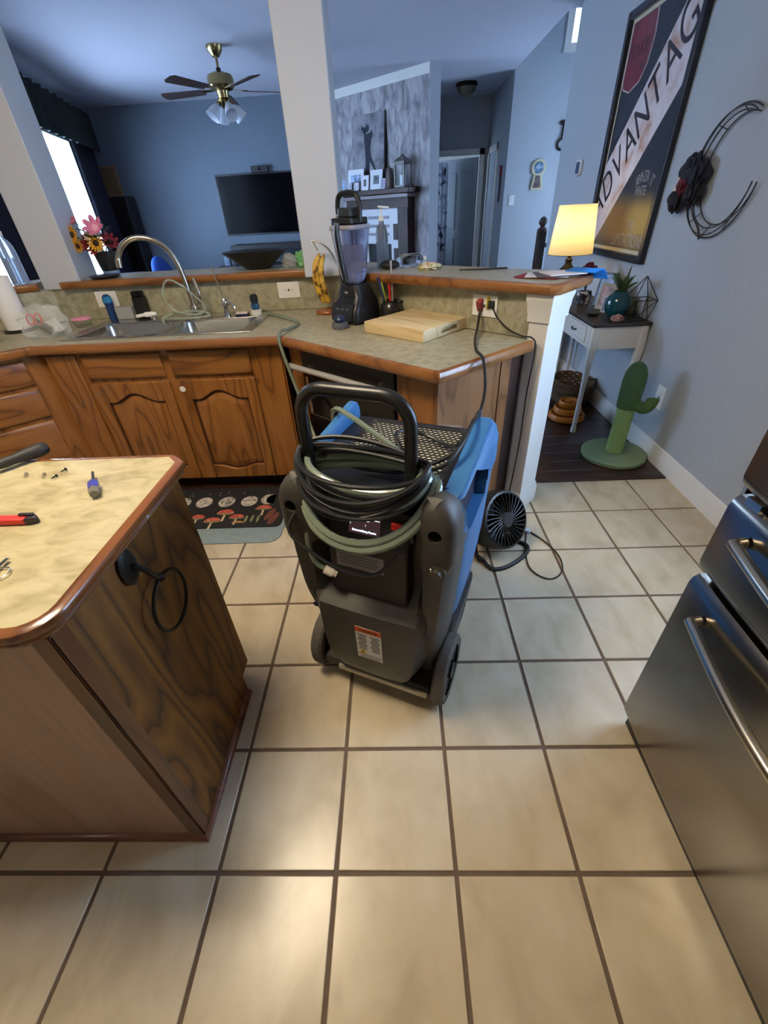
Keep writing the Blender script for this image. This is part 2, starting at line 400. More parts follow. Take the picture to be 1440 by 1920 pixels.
# little bathroom behind the hall door, with an unseen window opening added to light the curtain
bw = M().bb((.2, 8.76, 0), (.82, 8.8, CH)).bb((1.92, 8.64, 0), (2.3, 8.8, CH)).bb((2.2, 8.76, 0), (2.3, 10.3, CH)).bb((.2, 10.2, 0), (2.3, 10.3, CH)).bb((.2, 8.76, 0), (.3, 9.1, CH)).bb((.2, 9.9, 0), (.3, 10.3, CH)).bb((.2, 9.1, 0), (.3, 9.9, .9)).bb((.2, 9.1, 2.2), (.3, 9.9, CH))
struct(bw.obj('wall_bathroom', white_m, flat=True)); portal_dir((.19, 9.5, 1.55), (.8, 1.3), (1, 0, 0))

# baseboards
bp = [(0, 0), (.014, 0), (.014, .085), (.009, .1), (.006, .12), (0, .125)]
struct(sweep(M(), [(1.86, 5.05), (1.86, DY[1])], bp).obj('baseboard_right', white_m))
struct(sweep(M(), [(1.82, 7.16), (3.6, 7.16)], bp).obj('baseboard_foyer', white_m))

# half wall carrying the bar, its pillars and end post
C42, S42 = math.cos(R(42)), math.sin(R(42)); DG = Vector((C42, -S42)); DN = Vector((-S42, -C42))   # along / out of the slanting bar
WE = Vector((.80, 1.665)); WC = Vector((-.132, 2.63)); WG = (WE-WC).normalized(); WN = Vector((WG.y, -WG.x)); WL = Vector((-1.96, 2.63)); WLL = Vector((-2.9, 1.78))
m = M(); t = .12
m.prism([tuple(WLL), tuple(WL), tuple(WC), tuple(WE), tuple(WE-WN*t), (-.08, 2.63+t), (-2.01, 2.63+t), (-2.9, 1.95)], 0, 1.113)
bar = struct(m.obj('wall_bar', wall_m, flat=True))
m = M(); m.bb((-1.96, 2.618, .932), (-.14, 2.629, 1.113)); m.obj('backsplash', lam_m, bar, W=True)
m = M(); q = WC+WN*.001; e = WE+WN*.001-WG*.002; m.prism([tuple(q), tuple(e), tuple(e+WN*.011), tuple(q+WN*.011-Vector((.005, 0)))], .932, 1.113); m.obj('backsplash', lam_m, bar, W=True)
m = M(); d45 = (WL-WLL).normalized(); nn = Vector((d45.y, -d45.x)); m.prism([tuple(WLL+nn*.001), tuple(WL+nn*.001), tuple(WL+nn*.012), tuple(WLL+nn*.012)], .932, 1.113); m.obj('backsplash', lam_m, bar, W=True)
struct(M().prism([(-.33, 2.56), (-.085, 2.56), (-.085, 2.84), (-.33, 2.84)], 1.113, CH).obj('wall_pillar_middle', pillar_m, bev=.006))
struct(M().prism([(-1.99, 2.60), (-1.75, 2.615), (-1.82, 2.93), (-2.10, 2.90)], 1.113, CH).obj('wall_pillar_left', pillar_m, bev=.006))
PF, PR = Vector((.861, 1.60)), Vector((.98, 1.74)); PLf = Vector((.793, 1.662)); PB = PLf+(PR-PF)
def grow(pts, g):
    c = sum(pts, Vector((0, 0)))/len(pts); return [tuple(p+(p-c).normalized()*g) for p in pts]
post = struct(M().prism([tuple(p) for p in (PLf, PF, PR, PB)], 0, 1.112).obj('trim_post', white_m, bev=.003))
m = M(); Q = [PLf, PF, PR, PB]
m.ring([[(*p, z) for p in grow(Q, g)] for z, g in ((1.0, .003), (1.003, .012), (1.03, .012), (1.045, .018), (1.07, .02), (1.085, .028), (1.092, .03), (1.112, .03))]); m.obj('capital', white_m, post, W=True)
m = M(); m.ring([[(*p, z) for p in grow(Q, g)] for z, g in ((0, .018), (.085, .018), (.1, .012), (.115, .010), (.125, .002))]); m.obj('base_block', white_m, post, W=True)

# bar ledges: laminate slab with a wooden nosing
nose = [(0, -.040), (.020, -.040), (.028, -.030), (.030, -.012), (.024, -.002), (.012, .001), (0, .001)]
def ledge(label, poly, front):
    t = thing('bar_ledge', label, 'ledge', (*front[0], 1.115), 0)
    M().prism(poly, 1.1135, 1.154).obj('slab', lam_m, t, W=True)
    sweep(M(), [(*p, 1.155) for p in front], nose).obj('nosing', edge_m, t, W=True)
    return t
fy = 2.615
ledge('straight bar ledge with oak edge behind the kitchen sink', [(-1.745, fy), (-.335, fy), (-.335, 2.97), (-1.815, 2.97), (-1.815, 2.935)], [(-1.86, fy-.03), (-1.80, fy-.012), (-1.74, fy-.012), (-.36, fy-.012), (-.31, fy-.02)])
E1 = Vector((.855, 1.575)); dep = .40
e0 = Vector((-.080, 0)); e0.y = E1.y - (e0.x-E1.x)*math.tan(R(42)); E2 = E1-DN*dep
cr = [tuple(E2-DG*.07*(1-math.cos(a)) + DN*.0 - DG*0 + (DN*.07)*(1-math.sin(a))) for a in []]
end_pts = [tuple(E1-DG*.02), tuple(E1-DN*.02), tuple(E2+DN*.09), tuple(E2+DN*.03-DG*.02), tuple(E2-DG*.09)]
ledge('slanting bar ledge with oak edge ending on the white post', [tuple(e0)]+end_pts+[(.0, 2.86), (-.08, 2.85)], [tuple(e0)]+end_pts)
ledge('short bar ledge with oak edge beyond the left pillar', [(-2.03, 2.585), (-2.12, 2.88), (-2.88, 2.1), (-2.88, 1.83)], [(-2.88, 1.81), (-2.06, 2.555), (-2.00, 2.575)])

# ------------------------------------------------------------------ counters and cabinets
ct = thing('countertop', 'grey green laminate countertop with oak edge around the sink', 'countertop', (-.4, 2.2, .89))
SX0, SX1, SY0, SY1 = -1.60, -.585, 2.055, 2.50
m = M(); z0, z1 = .892, .93
m.prism([(-2.88, .83), (-1.73, 1.955), (SX0, 1.953), (SX0, 2.616), (-1.955, 2.616), (-2.88, 1.785)], z0, z1)
m.prism([(SX0, 1.953), (SX1, 1.93), (SX1, SY0), (SX0, SY0)], z0, z1)
m.prism([(SX0, SY1), (SX1, SY1), (SX1, 2.616), (SX0, 2.616)], z0, z1)
m.prism([(SX1, 1.93), (-.38, 1.925), (.36, 1.255), (.795, 1.622), (.785, 1.66), (-.138, 2.614), (SX1, 2.616)], z0, z1)
m.obj('slab', lam_m, ct, W=True, flat=True)
cprof = [(0, -.045), (.014, -.045), (.022, -.036), (.024, -.018), (.018, -.004), (.008, .001), (0, .001)]
sweep(M(), [(-2.88, .83, .93), (-1.73, 1.955, .93), (-.38, 1.925, .93), (.335, 1.272, .93), (.362, 1.256, .93), (.385, 1.274, .93), (.80, 1.625, .93)], cprof).obj('edge_trim', edge_m, ct, W=True)

def arch_pts(x0, x1, zs, h, n=14, dirn=1):
    """shouldered cathedral curve from x0 to x1 at shoulder height zs rising by h"""
    out = [(x0, zs)]; a, b = x0+(x1-x0)*.12, x1-(x1-x0)*.12
    for i in range(n+1):
        t = i/n; out.append((a+(b-a)*t, zs+dirn*h*(.5-.5*math.cos(2*math.pi*t))**.85))
    return out+[(x1, zs)]
def cathedral_door(parent, x0, x1, z0, z1, yf):
    fw = .058
    xi0, xi1, zi0, zi1 = x0+fw, x1-fw, z0+fw+.03, z1-fw-.055
    top = arch_pts(xi0, xi1, zi1, .05); bot = arch_pts(xi0, xi1, zi0, .028, dirn=-1)
    m = M(); m.bb((x0, yf, z0), (xi0, yf+.02, z1)); m.bb((xi1, yf, z0), (x1, yf+.02, z1))
    m.prismY(top+[(xi1, z1), (xi0, z1)], yf, yf+.02); m.prismY([(xi0, z0), (xi1, z0)]+bot[::-1], yf, yf+.02)
    d = m.obj('door', oak_z, parent, bev=.005, seg=3)
    out = bot+top[::-1]; cx, cz = (xi0+xi1)/2, (zi0+zi1)/2; w, h = xi1-xi0, zi1-zi0
    def ins(g): return [(cx+(x-cx)*(w-2*g)/w, cz+(z-cz)*(h-2*g)/h) for x, z in out]
    m = M(); m.ring([[(x, y, z) for x, z in ins(g)] for g, y in ((.011, yf+.0195), (.011, yf+.0175), (.036, yf+.005), (.042, yf+.004))])
    m.obj('panel', oak_z, d)
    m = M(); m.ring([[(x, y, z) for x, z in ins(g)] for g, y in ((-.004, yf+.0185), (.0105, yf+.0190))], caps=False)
    m.obj('panel_groove', plain('groove_shade', (70, 36, 14), .6), d)  # dark ring paints the shade inside the panel groove
    return d
def drawer_front(parent, x0, x1, z0, z1, yf):
    m = M(); m.ring([[(x, y, z) for x, z in ((x0+g, z0+g), (x1-g, z0+g), (x1-g, z1-g), (x0+g, z1-g))] for g, y in ((0, yf+.02), (0, yf+.010), (.006, yf+.004), (.016, yf))])
    return m.obj('drawer_front', oak_x, parent)

sc = thing('sink_cabinet', 'oak sink cabinet with two arched panel doors under the sink', 'cabinet', (-1.05, 1.985, 0))
m = M(); m.bb((-.655, 0, .075), (.645, .02, .885)); m.obj('face_frame', oak_z, sc)
m = M(); m.bb((-.655, .02, .075), (-.635, .58, .885)); m.obj('side_panel', oak_z, sc)
m = M(); m.bb((.625, .02, .075), (.645, .10, .885)); m.obj('side_panel', oak_z, sc)
m = M(); m.bb((-.635, .02, .075), (.625, .56, .095)); m.obj('bottom_board', oak_y, sc)
m = M(); m.bb((-.655, .07, 0), (.645, .09, .075)); m.obj('toe_kick', dark_wood, sc)
def frameless(parent, x0, x1, z0, z1, name):
    M().bb((x0, -.014, z0), (x1, -.0005, z1)).obj(name, oak_z, parent, bev=.003)
frameless(sc, -.645, -.485, .085, .868, 'filler_panel')
frameless(sc, .495, .637, .085, .872, 'filler_panel')
drawer_front(sc, -.455, -.02, .735, .862, -.021); drawer_front(sc, .025, .465, .735, .866, -.021)
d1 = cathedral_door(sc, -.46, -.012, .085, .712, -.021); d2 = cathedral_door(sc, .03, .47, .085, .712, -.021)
M().lathe([(.0, 0), (.016, 0), (.016, .002), (0, .0025)], n=20, mat=Matrix.Rotation(R(90), 4, 'X')).xf(Matrix.Translation((.055, -.0215, .665))).obj('sticker', white_p, d2)

dc = thing('drawer_cabinet', 'oak cabinet with three stacked drawers left of the sink', 'cabinet', (-1.735, 2.0, 0), 45)
m = M(); m.bb((-1.45, 0, .075), (.03, .02, .885)); m.obj('face_frame', oak_z, dc)
m = M(); m.bb((-1.45, .02, .075), (-1.43, .5, .885)); m.obj('side_panel', oak_z, dc)
m = M(); m.bb((-1.45, .07, 0), (-.06, .09, .075)); m.obj('toe_kick', dark_wood, dc)
for z0, z1 in ((.735, .862), (.555, .712), (.10, .53)):
    drawer_front(dc, -.62, -.085, z0, z1, -.021)
    drawer_front(dc, -1.4, -.68, z0, z1, -.021)

pc = thing('peninsula_cabinet', 'slanting oak cabinet end with a pale flat side panel', 'cabinet', (-.365, 1.98, 0), -42)
m = M(); m.bb((.0, 0, .08), (.105, .02, .885)); m.obj('stile', oak_z, pc, bev=.002)
m = M(); m.bb((.765, 0, .08), (.965, .02, .885)); m.obj('stile', oak_z, pc, bev=.002)
m = M(); m.bb((.105, .0, .872), (.765, .02, .885)); m.obj('top_rail', dark_wood, pc)
m = M(); m.bb((.765, .06, 0), (.94, .08, .08)); m.obj('toe_kick', dark_wood, pc)
m = M(); m.bb((.0, .06, 0), (.105, .08, .08)); m.obj('toe_kick', dark_wood, pc)
e0w, e1w = Vector((.362, 1.312)), Vector((.722, 1.614)); m = M(); seg(m, tuple(e0w), tuple(e1w), .0, .886, .02); m.obj('end_panel', paneloak, pc, W=True)
ed = (e1w-e0w).normalized()
for s0, s1 in ((0.0, .045), (.40, .468)):
    m = M(); seg(m, tuple(e0w+ed*s0-Vector((-ed.y, ed.x))*.006), tuple(e0w+ed*s1-Vector((-ed.y, ed.x))*.006), .0, .886, .006); m.obj('edge_strip', paneloak, pc, W=True, bev=.002)
m = M(); seg(m, tuple(e1w+ed*.004), tuple(e1w+ed*.088), .0, .886, .018); m.obj('dark_strip', dark_wood_z, pc, W=True)  # dark brown strip between end panel and post

dw = thing('dishwasher', 'black built-in dishwasher with a steel bar handle', 'dishwasher', (-.365, 1.98, 0), -42)
m = M(); m.bb((.112, -.012, .775), (.757, .012, .868)); m.obj('control_panel', black_p, dw, bev=.003)
m = M(); m.bb((.112, -.016, .10), (.757, .012, .77)); m.obj('door', black_g, dw, bev=.004)
m = M(); m.bb((.118, .03, .012), (.75, .05, .095)); m.obj('kick_plate', black_p, dw)
m = M(); m.bb((.118, .014, .10), (.75, .5, .86)); m.obj('tub', black_p, dw)
m = M(); m.cyl((.07, -.062, .79), (.72, -.062, .79), .0145); m.obj('handle', plain('satin_bar', (200, 198, 194), .35, .5), dw)
for s in (.16, .66):
    m = M(); m.cyl((s, -.062, .79), (s, -.016, .78), .009); m.obj('handle_post', nickel, dw)
m = M(); m.bb((.135, -.020, .535), (.158, -.0165, .735)); m.obj('trim_strip', chrome, dw, bev=.001)
m = M(); m.bb((.135, -.019, .527), (.73, -.0165, .533)); m.obj('trim_strip', plain('dull_grey_trim', (90, 88, 84), .4, .6), dw)

# sink
sk = thing('kitchen_sink', 'stainless steel double bowl sink set in the laminate', 'sink', ((SX0+SX1)/2, (SY0+SY1)/2, .93))
m = M(); zr0, zr1 = .931, .936
def ringframe(m, xs, ys):
    m.bb((SX0-.02, SY0-.02, zr0), (SX1+.02, ys[0], zr1)); m.bb((SX0-.02, ys[1], zr0), (SX1+.02, SY1+.04, zr1))
    for a, b in ((SX0-.02, xs[0]), (xs[1], xs[2]), (xs[3], SX1+.02)): m.bb((a, ys[0], zr0), (b, ys[1], zr1))
bx = (-1.555, -1.115, -1.075, -.625); by = (2.075, 2.425)
ringframe(m, bx, by); m.obj('rim', sink_m, sk, W=True, bev=.0015)
for a, b in ((bx[0], bx[1]), (bx[2], bx[3])):
    m = M(); m.ring([[(x, y, z) for x, y in rrect(a+g, by[0]+g, b-g, by[1]-g, .06+g*.3, 5)] for g, z in ((-.004, .934), (.004, .925), (.012, .80), (.03, .768), (.06, .76))][::-1], caps=False)
    m.quad(*[(x, y, .760) for x, y in ((a+.05, by[0]+.05), (b-.05, by[0]+.05), (b-.05, by[1]-.05), (a+.05, by[1]-.05))])
    m.obj('bowl', sink_m, sk, W=True)
    M().lathe([(0, .7605), (.04, .7605), (.042, .7635), (.03, .7635), (.0, .7615)], ((a+b)/2, sum(by)/2, 0), 20).obj('drain', chrome, sk, W=True)

# island
ki = thing('kitchen_island', 'brown oak kitchen island with a towel ring on its side', 'island', (-.95, .33, 0))
XL, XR, YN, YF = -1.75, -.385, .085, .60
m = M(); m.bb((XR-.02, YN, .0), (XR, YF-.065, .893)); m.bb((XR-.02, YF-.066, .09), (XR, YF, .893)); m.obj('side_panel', isl_side, ki, W=True)
m = M(); m.bb((XL, YN, .0), (XR-.021, YN+.02, .893)); m.obj('front_panel', isl_front, ki, W=True)
m = M(); m.bb((XL, YF-.02, .09), (XR-.021, YF, .893)); m.obj('back_panel', oak_z, ki, W=True)
m = M(); m.bb((XL, YN+.021, .0), (XL+.02, YF-.066, .893)); m.obj('side_panel', isl_side, ki, W=True)
m = M(); m.bb((XL, YF-.085, 0), (XR-.021, YF-.066, .09)); m.obj('toe_kick', dark_wood, ki, W=True)
sh = [(0, 0), (.016, 0), (.015, .010), (.009, .017), (0, .02)]
sweep(M(), [(XL, YN), (XR, YN), (XR, YF-.07)], sh).obj('shoe_moulding', wood('red_brown_moulding', (84, 44, 26), (112, 62, 40), (126, 74, 48), 'x'), ki, W=True)
m = M(); m.bb((XR-.034, YN-.006, .021), (XR+.006, YN, .893)); m.bb((XR, YN-.006, .021), (XR+.006, YN+.034, .893)); m.obj('corner_strip', wood('island_corner_wood', (74, 42, 20), (96, 58, 30), (106, 66, 36), 'z', rings=4), ki, W=True, bev=.002)
it = thing('island_top', 'lamp-lightened mottled laminate island top with a rounded oak edge', 'countertop', (-.95, .33, .895))
ip = [(XL-.02, .07)] + [(x, y) for x, y in arc(-.425, .12, .05, -90, 0, 5)] + [(-.375, .60), (-.405, .632), (XL-.02, .632)]
M().prism(ip, .8945, .932).obj('slab', isl_m, it, W=True, flat=True)
iprof = [(0, -.0375), (.008, -.0375), (.012, -.034), (.013, -.030), (.010, -.026), (.012, -.022), (.019, -.018), (.021, -.010), (.018, -.003), (.010, .001), (0, .0005)]
sweep(M(), [(x, y, .932) for x, y in ip], iprof).obj('edge_trim', wood('island_edge_oak', (98, 56, 26), (126, 76, 38), (140, 88, 46), 'y', rings=5, rough=.25, coat=.4), it, W=True)
# towel ring
tr = thing('towel_ring', 'black iron towel ring on the brown island side', 'towel ring', (XR, .30, .80))
m = M(); m.ring([[(XR+.001+dx, .30+(.030-g)*math.cos(2*math.pi*i/16), .845+(.045-g)*math.sin(2*math.pi*i/16)) for i in range(16)] for dx, g in ((0, 0), (.006, 0), (.010, .006), (.012, .014))]); m.obj('backplate', black_m, tr, W=True)
m = M(); m.tube(spline([(XR+.01, .30, .845), (XR+.022, .305, .842), (XR+.029, .315, .820), (XR+.030, .33, .790), (XR+.030, .342, .775)]), .007); m.ball((XR+.030, .343, .773), .011); m.obj('arm', black_m, tr, W=True)
m = M(); m.tube([(XR+.028, .345+.072*math.sin(a), .697+.075*math.cos(a)) for a in [2*math.pi*i/32 for i in range(32)]], .0045, closed=True); m.obj('ring', black_m, tr, W=True)

# refrigerator
rf = thing('refrigerator', 'stainless steel refrigerator with two freezer drawers', 'refrigerator', (1.3, -.04, 0))
M().bb((.965, -.485, .03), (1.72, .405, 1.76)).obj('case', plain('fridge_side_grey', (92, 92, 94), .45, .3), rf, W=True, bev=.004)
def fdoor(y0, y1, z0, z1, name):
    n = 8; prof = []
    m = M(); rings = []
    for z, g in ((z0, .016), (z0+.012, .004), (z0+.03, 0), (z1-.03, 0), (z1-.012, .004), (z1, .016)):
        row = [(.955, y1), (.955, y0)]
        front = [(.905+g+.012*((abs((i/n)*2-1))**3), y0+(y1-y0)*i/n) for i in range(n+1)]
        rings.append([(x, y, z) for x, y in row+front])
    m.ring(rings); return m.obj(name, steel_m, rf, W=True)
fdoor(-.49, .415, .045, .672, 'freezer_drawer'); fdoor(-.49, .415, .690, .905, 'freezer_drawer')
fdoor(-.034, .415, .925, 1.77, 'door'); fdoor(-.49, -.042, .925, 1.77, 'door')
M().bb((.93, -.47, .005), (.97, .395, .045)).obj('kick_grille', black_p, rf, W=True)
M().bb((.958, -.48, .05), (.964, .40, 1.75)).obj('gasket', rubber, rf, W=True)
for z in (.605, .845):
    pts = [(.905, .325, z), (.885, .322, z)]+[(.882-.050*math.sin(math.pi*i/16), .32-.71*i/16, z) for i in range(17)]+[(.885, -.392, z), (.905, -.395, z)]
    M().tube(spline(pts, 3), .0125, 10).obj('handle', nickel, rf, W=True)
for y in (.02, -.10):
    pts = [(.905, y, 1.03), (.882, y, 1.03)]+[(.878-.035*math.sin(math.pi*i/12), y, 1.035+.6*i/12) for i in range(13)]+[(.882, y, 1.64), (.905, y, 1.64)]
    M().tube(spline(pts, 3), .0125, 10).obj('handle', nickel, rf, W=True)
for s in (.36, -.44):
    M().box((.93, s, .915), (.03, .04, .018)).obj('hinge', nickel, rf, W=True)

# ceiling light above the island
kl = thing('ceiling_light', 'flush white ceiling light over the island', 'ceiling light', (-.72, .55, 2.68))
M().prism(rrect(-1.06, .24, -.38, .86, .05), 2.715, 2.749).obj('pan', white_p, kl, W=True)
dm = plain('warm_diffuser', (255, 240, 215), .6, emit=((255, 214, 150), 1.0))
dm.node_tree.nodes['Principled BSDF'].inputs['Emission Color'].default_value = (1, .84, .60, 1)
dm.node_tree.nodes['Principled BSDF'].inputs['Emission Strength'].default_value = KITCHEN_LIGHT
M().prism(rrect(-1.04, .26, -.40, .84, .05), 2.66, 2.7145).obj('diffuser', dm, kl, W=True, bev=.01)

kl2 = thing('ceiling_light', 'round white ceiling light behind the island', 'ceiling light', (-.9, -1.3, 2.68))
M().lathe([(0, .03), (.16, .03), (.16, .069), (0, .069)], n=32).obj('pan', white_p, kl2)
dm2 = dm.copy(); dm2.name = 'warm_diffuser_round'; dm2.node_tree.nodes['Principled BSDF'].inputs['Emission Strength'].default_value = KITCHEN_LIGHT*.45
M().lathe([(0, -.03), (.08, -.025), (.14, 0), (.15, .0295), (0, .0298)], n=32).obj('diffuser', dm2, kl2)

# ------------------------------------------------------------------ dehumidifier
def cut(o, cm):
    """cut a recess with a temporary shape"""
    bpy.context.view_layer.update()
    c = cm.obj('cutter', black_p, o.parent)
    md = o.modifiers.new('c', 'BOOLEAN'); md.object = c; md.operation = 'DIFFERENCE'; md.solver = 'EXACT'
    bpy.context.view_layer.update(); dg = bpy.context.evaluated_depsgraph_get()
    me = bpy.data.meshes.new_from_object(o.evaluated_get(dg)); o.modifiers.clear(); o.data = me
    me.polygons.foreach_set('use_smooth', [True]*len(me.polygons)); me.set_sharp_from_angle(angle=R(38))
    bpy.data.objects.remove(c)
DEH = (.113, .567, 0); DA = -21.9
dh = thing('dehumidifier', 'large blue and grey wheeled dehumidifier wrapped in hose and cord', 'dehumidifier', DEH, DA)
def dW(u, v, w_):
    a = R(DA); return Vector((DEH[0]+u*math.cos(a)-v*math.sin(a), DEH[1]+u*math.sin(a)+v*math.cos(a), w_))
blue_m = plain('blue_moulded_plastic', (56, 112, 162), .45, var=.05, scale=25, bump=.03)
gray_m = plain('taupe_moulded_plastic', (62, 57, 51), .5, var=.06, scale=25, bump=.04)
gray_d = plain('dark_taupe_plastic', (48, 44, 39), .5, var=.06, scale=25, bump=.04)
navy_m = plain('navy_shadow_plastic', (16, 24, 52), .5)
def lerp(tab, z):
    for (a, va), (b, vb) in zip(tab[:-1], tab[1:]):
        if z <= b: return va+(vb-va)*max(0, (z-a)/(b-a))
    return tab[-1][1]
seam = [(0, .16), (.28, .15), (.5, .10), (.68, .10), (.78, .06), (.86, .02), (1, .02)]
Wt = [(0, .195), (.2, .205), (.4, .228), (.6, .245), (.8, .252), (1, .25)]
# rear shell
rings = []
hs = [.12, .14, .18, .24, .30, .36, .42, .45, .47, .49, .51, .55, .62, .70, .76, .80, .815]
for h in hs:
    W = lerp(Wt, h); e = .012 if h in (.12, .815) else 0; W -= e
    vb = lerp([(0, .02), (.2, .005), (.32, -.025), (.45, -.05), (.5, -.055), (1, -.05)], h)+e
    vc = lerp([(0, -.045), (.14, -.065), (.2, -.078), (.43, -.078), (.46, -.07), (.49, .02), (.51, .035), (1, .045)], h)+e
    cw = lerp([(0, .08), (.12, .085), (.14, .115), (.18, .142), (.24, .157), (.32, .165), (.46, .165), (.49, .150), (1, .150)], h)
    sm = lerp(seam, h)
    half = [(W, sm), (W, (sm+vb)/2), (W-.004, vb+.028), (W-.020, vb+.005), (W-.045, vb), (cw+.022, vb+.006), (cw+.008, (vb+vc)/2), (cw-.008, vc), (cw*.5, vc-.003), (0, vc-.004)]
    rings.append([(u, v, h) for u, v in half] + [(-u, v, h) for u, v in half[-2::-1]])
rear = M().ring(rings).obj('rear_shell', gray_m, dh)
for s in (-1, 1):     # rounded shoulders with a lifting hole
    rr = []
    for h in (.66, .70, .76, .80, .83, .855, .87, .878):
        g = lerp([(.66, .012), (.70, 0), (.80, .0), (.83, .006), (.855, .02), (.87, .038), (.878, .055)], h)
        sm = lerp(seam, h)
        rr.append([(s*u, v, h) for u, v in rrect(.150+g*.6, -.058+g*.7, .2535-g, max(sm+.03, .03)-g*.3, .03, 4)])
    sh_ = M().ring(rr).obj('shoulder', gray_m, dh)
    cut(sh_, M().cyl((s*.205, -.2, .79), (s*.205, -.012, .79), .018, n=16))
    cut(rear, M().cyl((s*.205, -.2, .79), (s*.205, -.012, .79), .018, n=16))
    M().lathe([(0, 0), (.010, 0), (.010, .002), (0, .002)], n=14, mat=Matrix.Rotation(R(90), 4, 'X')).xf(Matrix.Translation((s*.19, -.0505, .40))).obj('bolt_recess', navy_m, dh)
# blue front shell
rings = []
for h, g in ((.25, .02), (.26, .004), (.28, 0), (.5, 0), (.7, 0), (.79, 0), (.82, .003), (.835, .012)):
    W = lerp(Wt, h)+.006-g; s0 = lerp(seam, h)
    rings.append([(u, v, h) for u, v in rrect(-W, s0, W, .452-g, .05, 5)])
front = M().ring(rings).obj('front_shell', blue_m, dh)
for s in (-1, 1):     # raised side ridges that hold the handles
    rr = []
    for h, g in ((.74, 0), (.82, 0), (.835, .002), (.848, .010), (.855, .022), (.858, .032)):
        rr.append([(s*u, v, h+(.0 if h < .8 else .055*max(0, (v-.10)/.35)*(h-.74)/.118)) for u, v in (rrect(.190+g*.5, .02+g, .258-g*.9, .45-g*1.6, .034, 4) if s > 0 else rrect(.224+g*.22, .06+g, .258-g*.3, .45-g*1.2, .0085, 4))])
    rg = M().ring(rr).obj('handle_ridge', blue_m, dh)
    if s > 0:
        c1 = M(); c1.prismX([(.03, .845), (.17, .86), (.325, .78), (.325, .69), (.13, .69), (.05, .76)], s*.218, s*.30); cut(rg, c1)
        c1 = M(); c1.prismX([(.03, .845), (.17, .86), (.325, .78), (.325, .69), (.13, .69), (.05, .76)], s*.218, s*.30); cut(front, c1)
        M().prismX([(.035, .840), (.17, .855), (.32, .775), (.32, .695), (.135, .695), (.055, .76)], s*.212, s*.222).obj('handle_recess', navy_m, dh)
    rr = [[(s*u, v, h) for u, v in rrect(.205+g, .34+g, .262-g, .455-g, .026, 4)] for h, g in ((.74, .006), (.76, 0), (.845, 0), (.868, .008), (.876, .02))]
    if s > 0: M().ring(rr).obj('handle_knuckle', blue_m, dh)
# grey base under the blue shell
rings = [[(u, v, h) for u, v in rrect(-W, .13, W, .43-g, .05, 5)] for h, W, g in ((.035, .20, .02), (.05, .212, .005), (.15, .222, 0), (.245, .232, -.008), (.256, .232, -.008))]
bs = M().ring(rings).obj('front_base', gray_m, dh)
cm = M(); cm.bb((.20, .30, .06), (.3, .335, .19)); cm.bb((-.3, .30, .06), (-.20, .335, .19)); cut(bs, cm)
for s in (-1, 1):
    M().cyl((s*.15, .36, 0), (s*.15, .36, .05), .022, .026).obj('foot', rubber, dh)
# top: filter under a honeycomb plate
M().bb((-.172, .11, .8352), (.172, .43, .8385)).obj('filter', plain('pale_filter', (246, 238, 222), .9, var=.05, bump=.2, scale=120), dh)
M().bb((.170, .085, .834), (.196, .446, .8434)).obj('plate_edge', black_p, dh); M().bb((-.170, .085, .834), (-.222, .446, .8434)).obj('plate_edge', black_p, dh)
for v, w_ in ((.028, .085), (.426, .022)): M().bb((-.222, v, .834), (.196, v+w_, .8432)).obj('plate_edge', black_p, dh)
m = M(); P = .0165; ex = 0
def hexr(cx, cy, r): return [(cx+r*math.cos(R(60*k+30)), cy+r*math.sin(R(60*k+30))) for k in range(6)]
def in_mesh(x, y):
    return abs(x) < .152 and .128 < y < .420
for j in range(-2, 26):
    for i in range(-14, 14):
        cx = (i+.5*(j % 2))*P; cy = .11+j*P*.866
        if abs(cx) > .172 or not (.112 < cy < .436): continue
        R0 = P/math.sqrt(3); o6 = hexr(cx, cy, R0)
        if in_mesh(cx, cy):
            i6 = hexr(cx, cy, R0*.84)
            vo = [m.bm.verts.new((*p, .8438)) for p in o6]; vi = [m.bm.verts.new((*p, .8438)) for p in i6]; vd = [m.bm.verts.new((*p, .8405)) for p in i6]
            for k in range(6):
                k2 = (k+1) % 6; m.bm.faces.new((vo[k], vo[k2], vi[k2], vi[k])); m.bm.faces.new((vi[k], vi[k2], vd[k2], vd[k]))
        else:
            m.bm.faces.new([m.bm.verts.new((*p, .8438)) for p in o6])
m.obj('honeycomb_plate', plain('dark_grille_metal', (48, 46, 42), .5, .3), dh, flat=True)
for u, v in ((-.155, .42), (.155, .42), (-.155, .13), (.155, .13), (-.155, .27)):
    M().lathe([(0, 0), (.0055, 0), (.005, .002), (0, .0028)], (u, v, .844), 10).obj('screw', nickel, dh)
# handle hoop
HX = -.016
pts = [(-.155, .02, .70), (-.155, .02, 1.03)] + [(-.155+.07-.07*math.cos(R(a)), .02, 1.03+.07*math.sin(R(a))) for a in range(10, 91, 10)] + [(.065-.0, .02, 1.10)] + [(.065+.07*math.sin(R(a)), .02, 1.03+.07*math.cos(R(a))) for a in range(10, 91, 10)] + [(.135, .02, .70)]
M().tube([(p[0]+HX, p[1], p[2]) for p in pts], .0165, 14).obj('hoop_handle', plain('black_handle_paint', (24, 23, 22), .35), dh)
# control box in the recess
m = M(); m.prismX([(.046, .815), (.046, .475), (-.030, .475), (-.034, .50), (-.018, .665), (.018, .815)], -.128, .118); cb = m.obj('control_box', gray_d, dh, bev=.008)
m = M(); m.prismX([(.034, .82), (-.0165, .672), (-.022, .676), (.0195, .82)], -.122, .112); m.obj('control_face', black_p, dh, bev=.003)
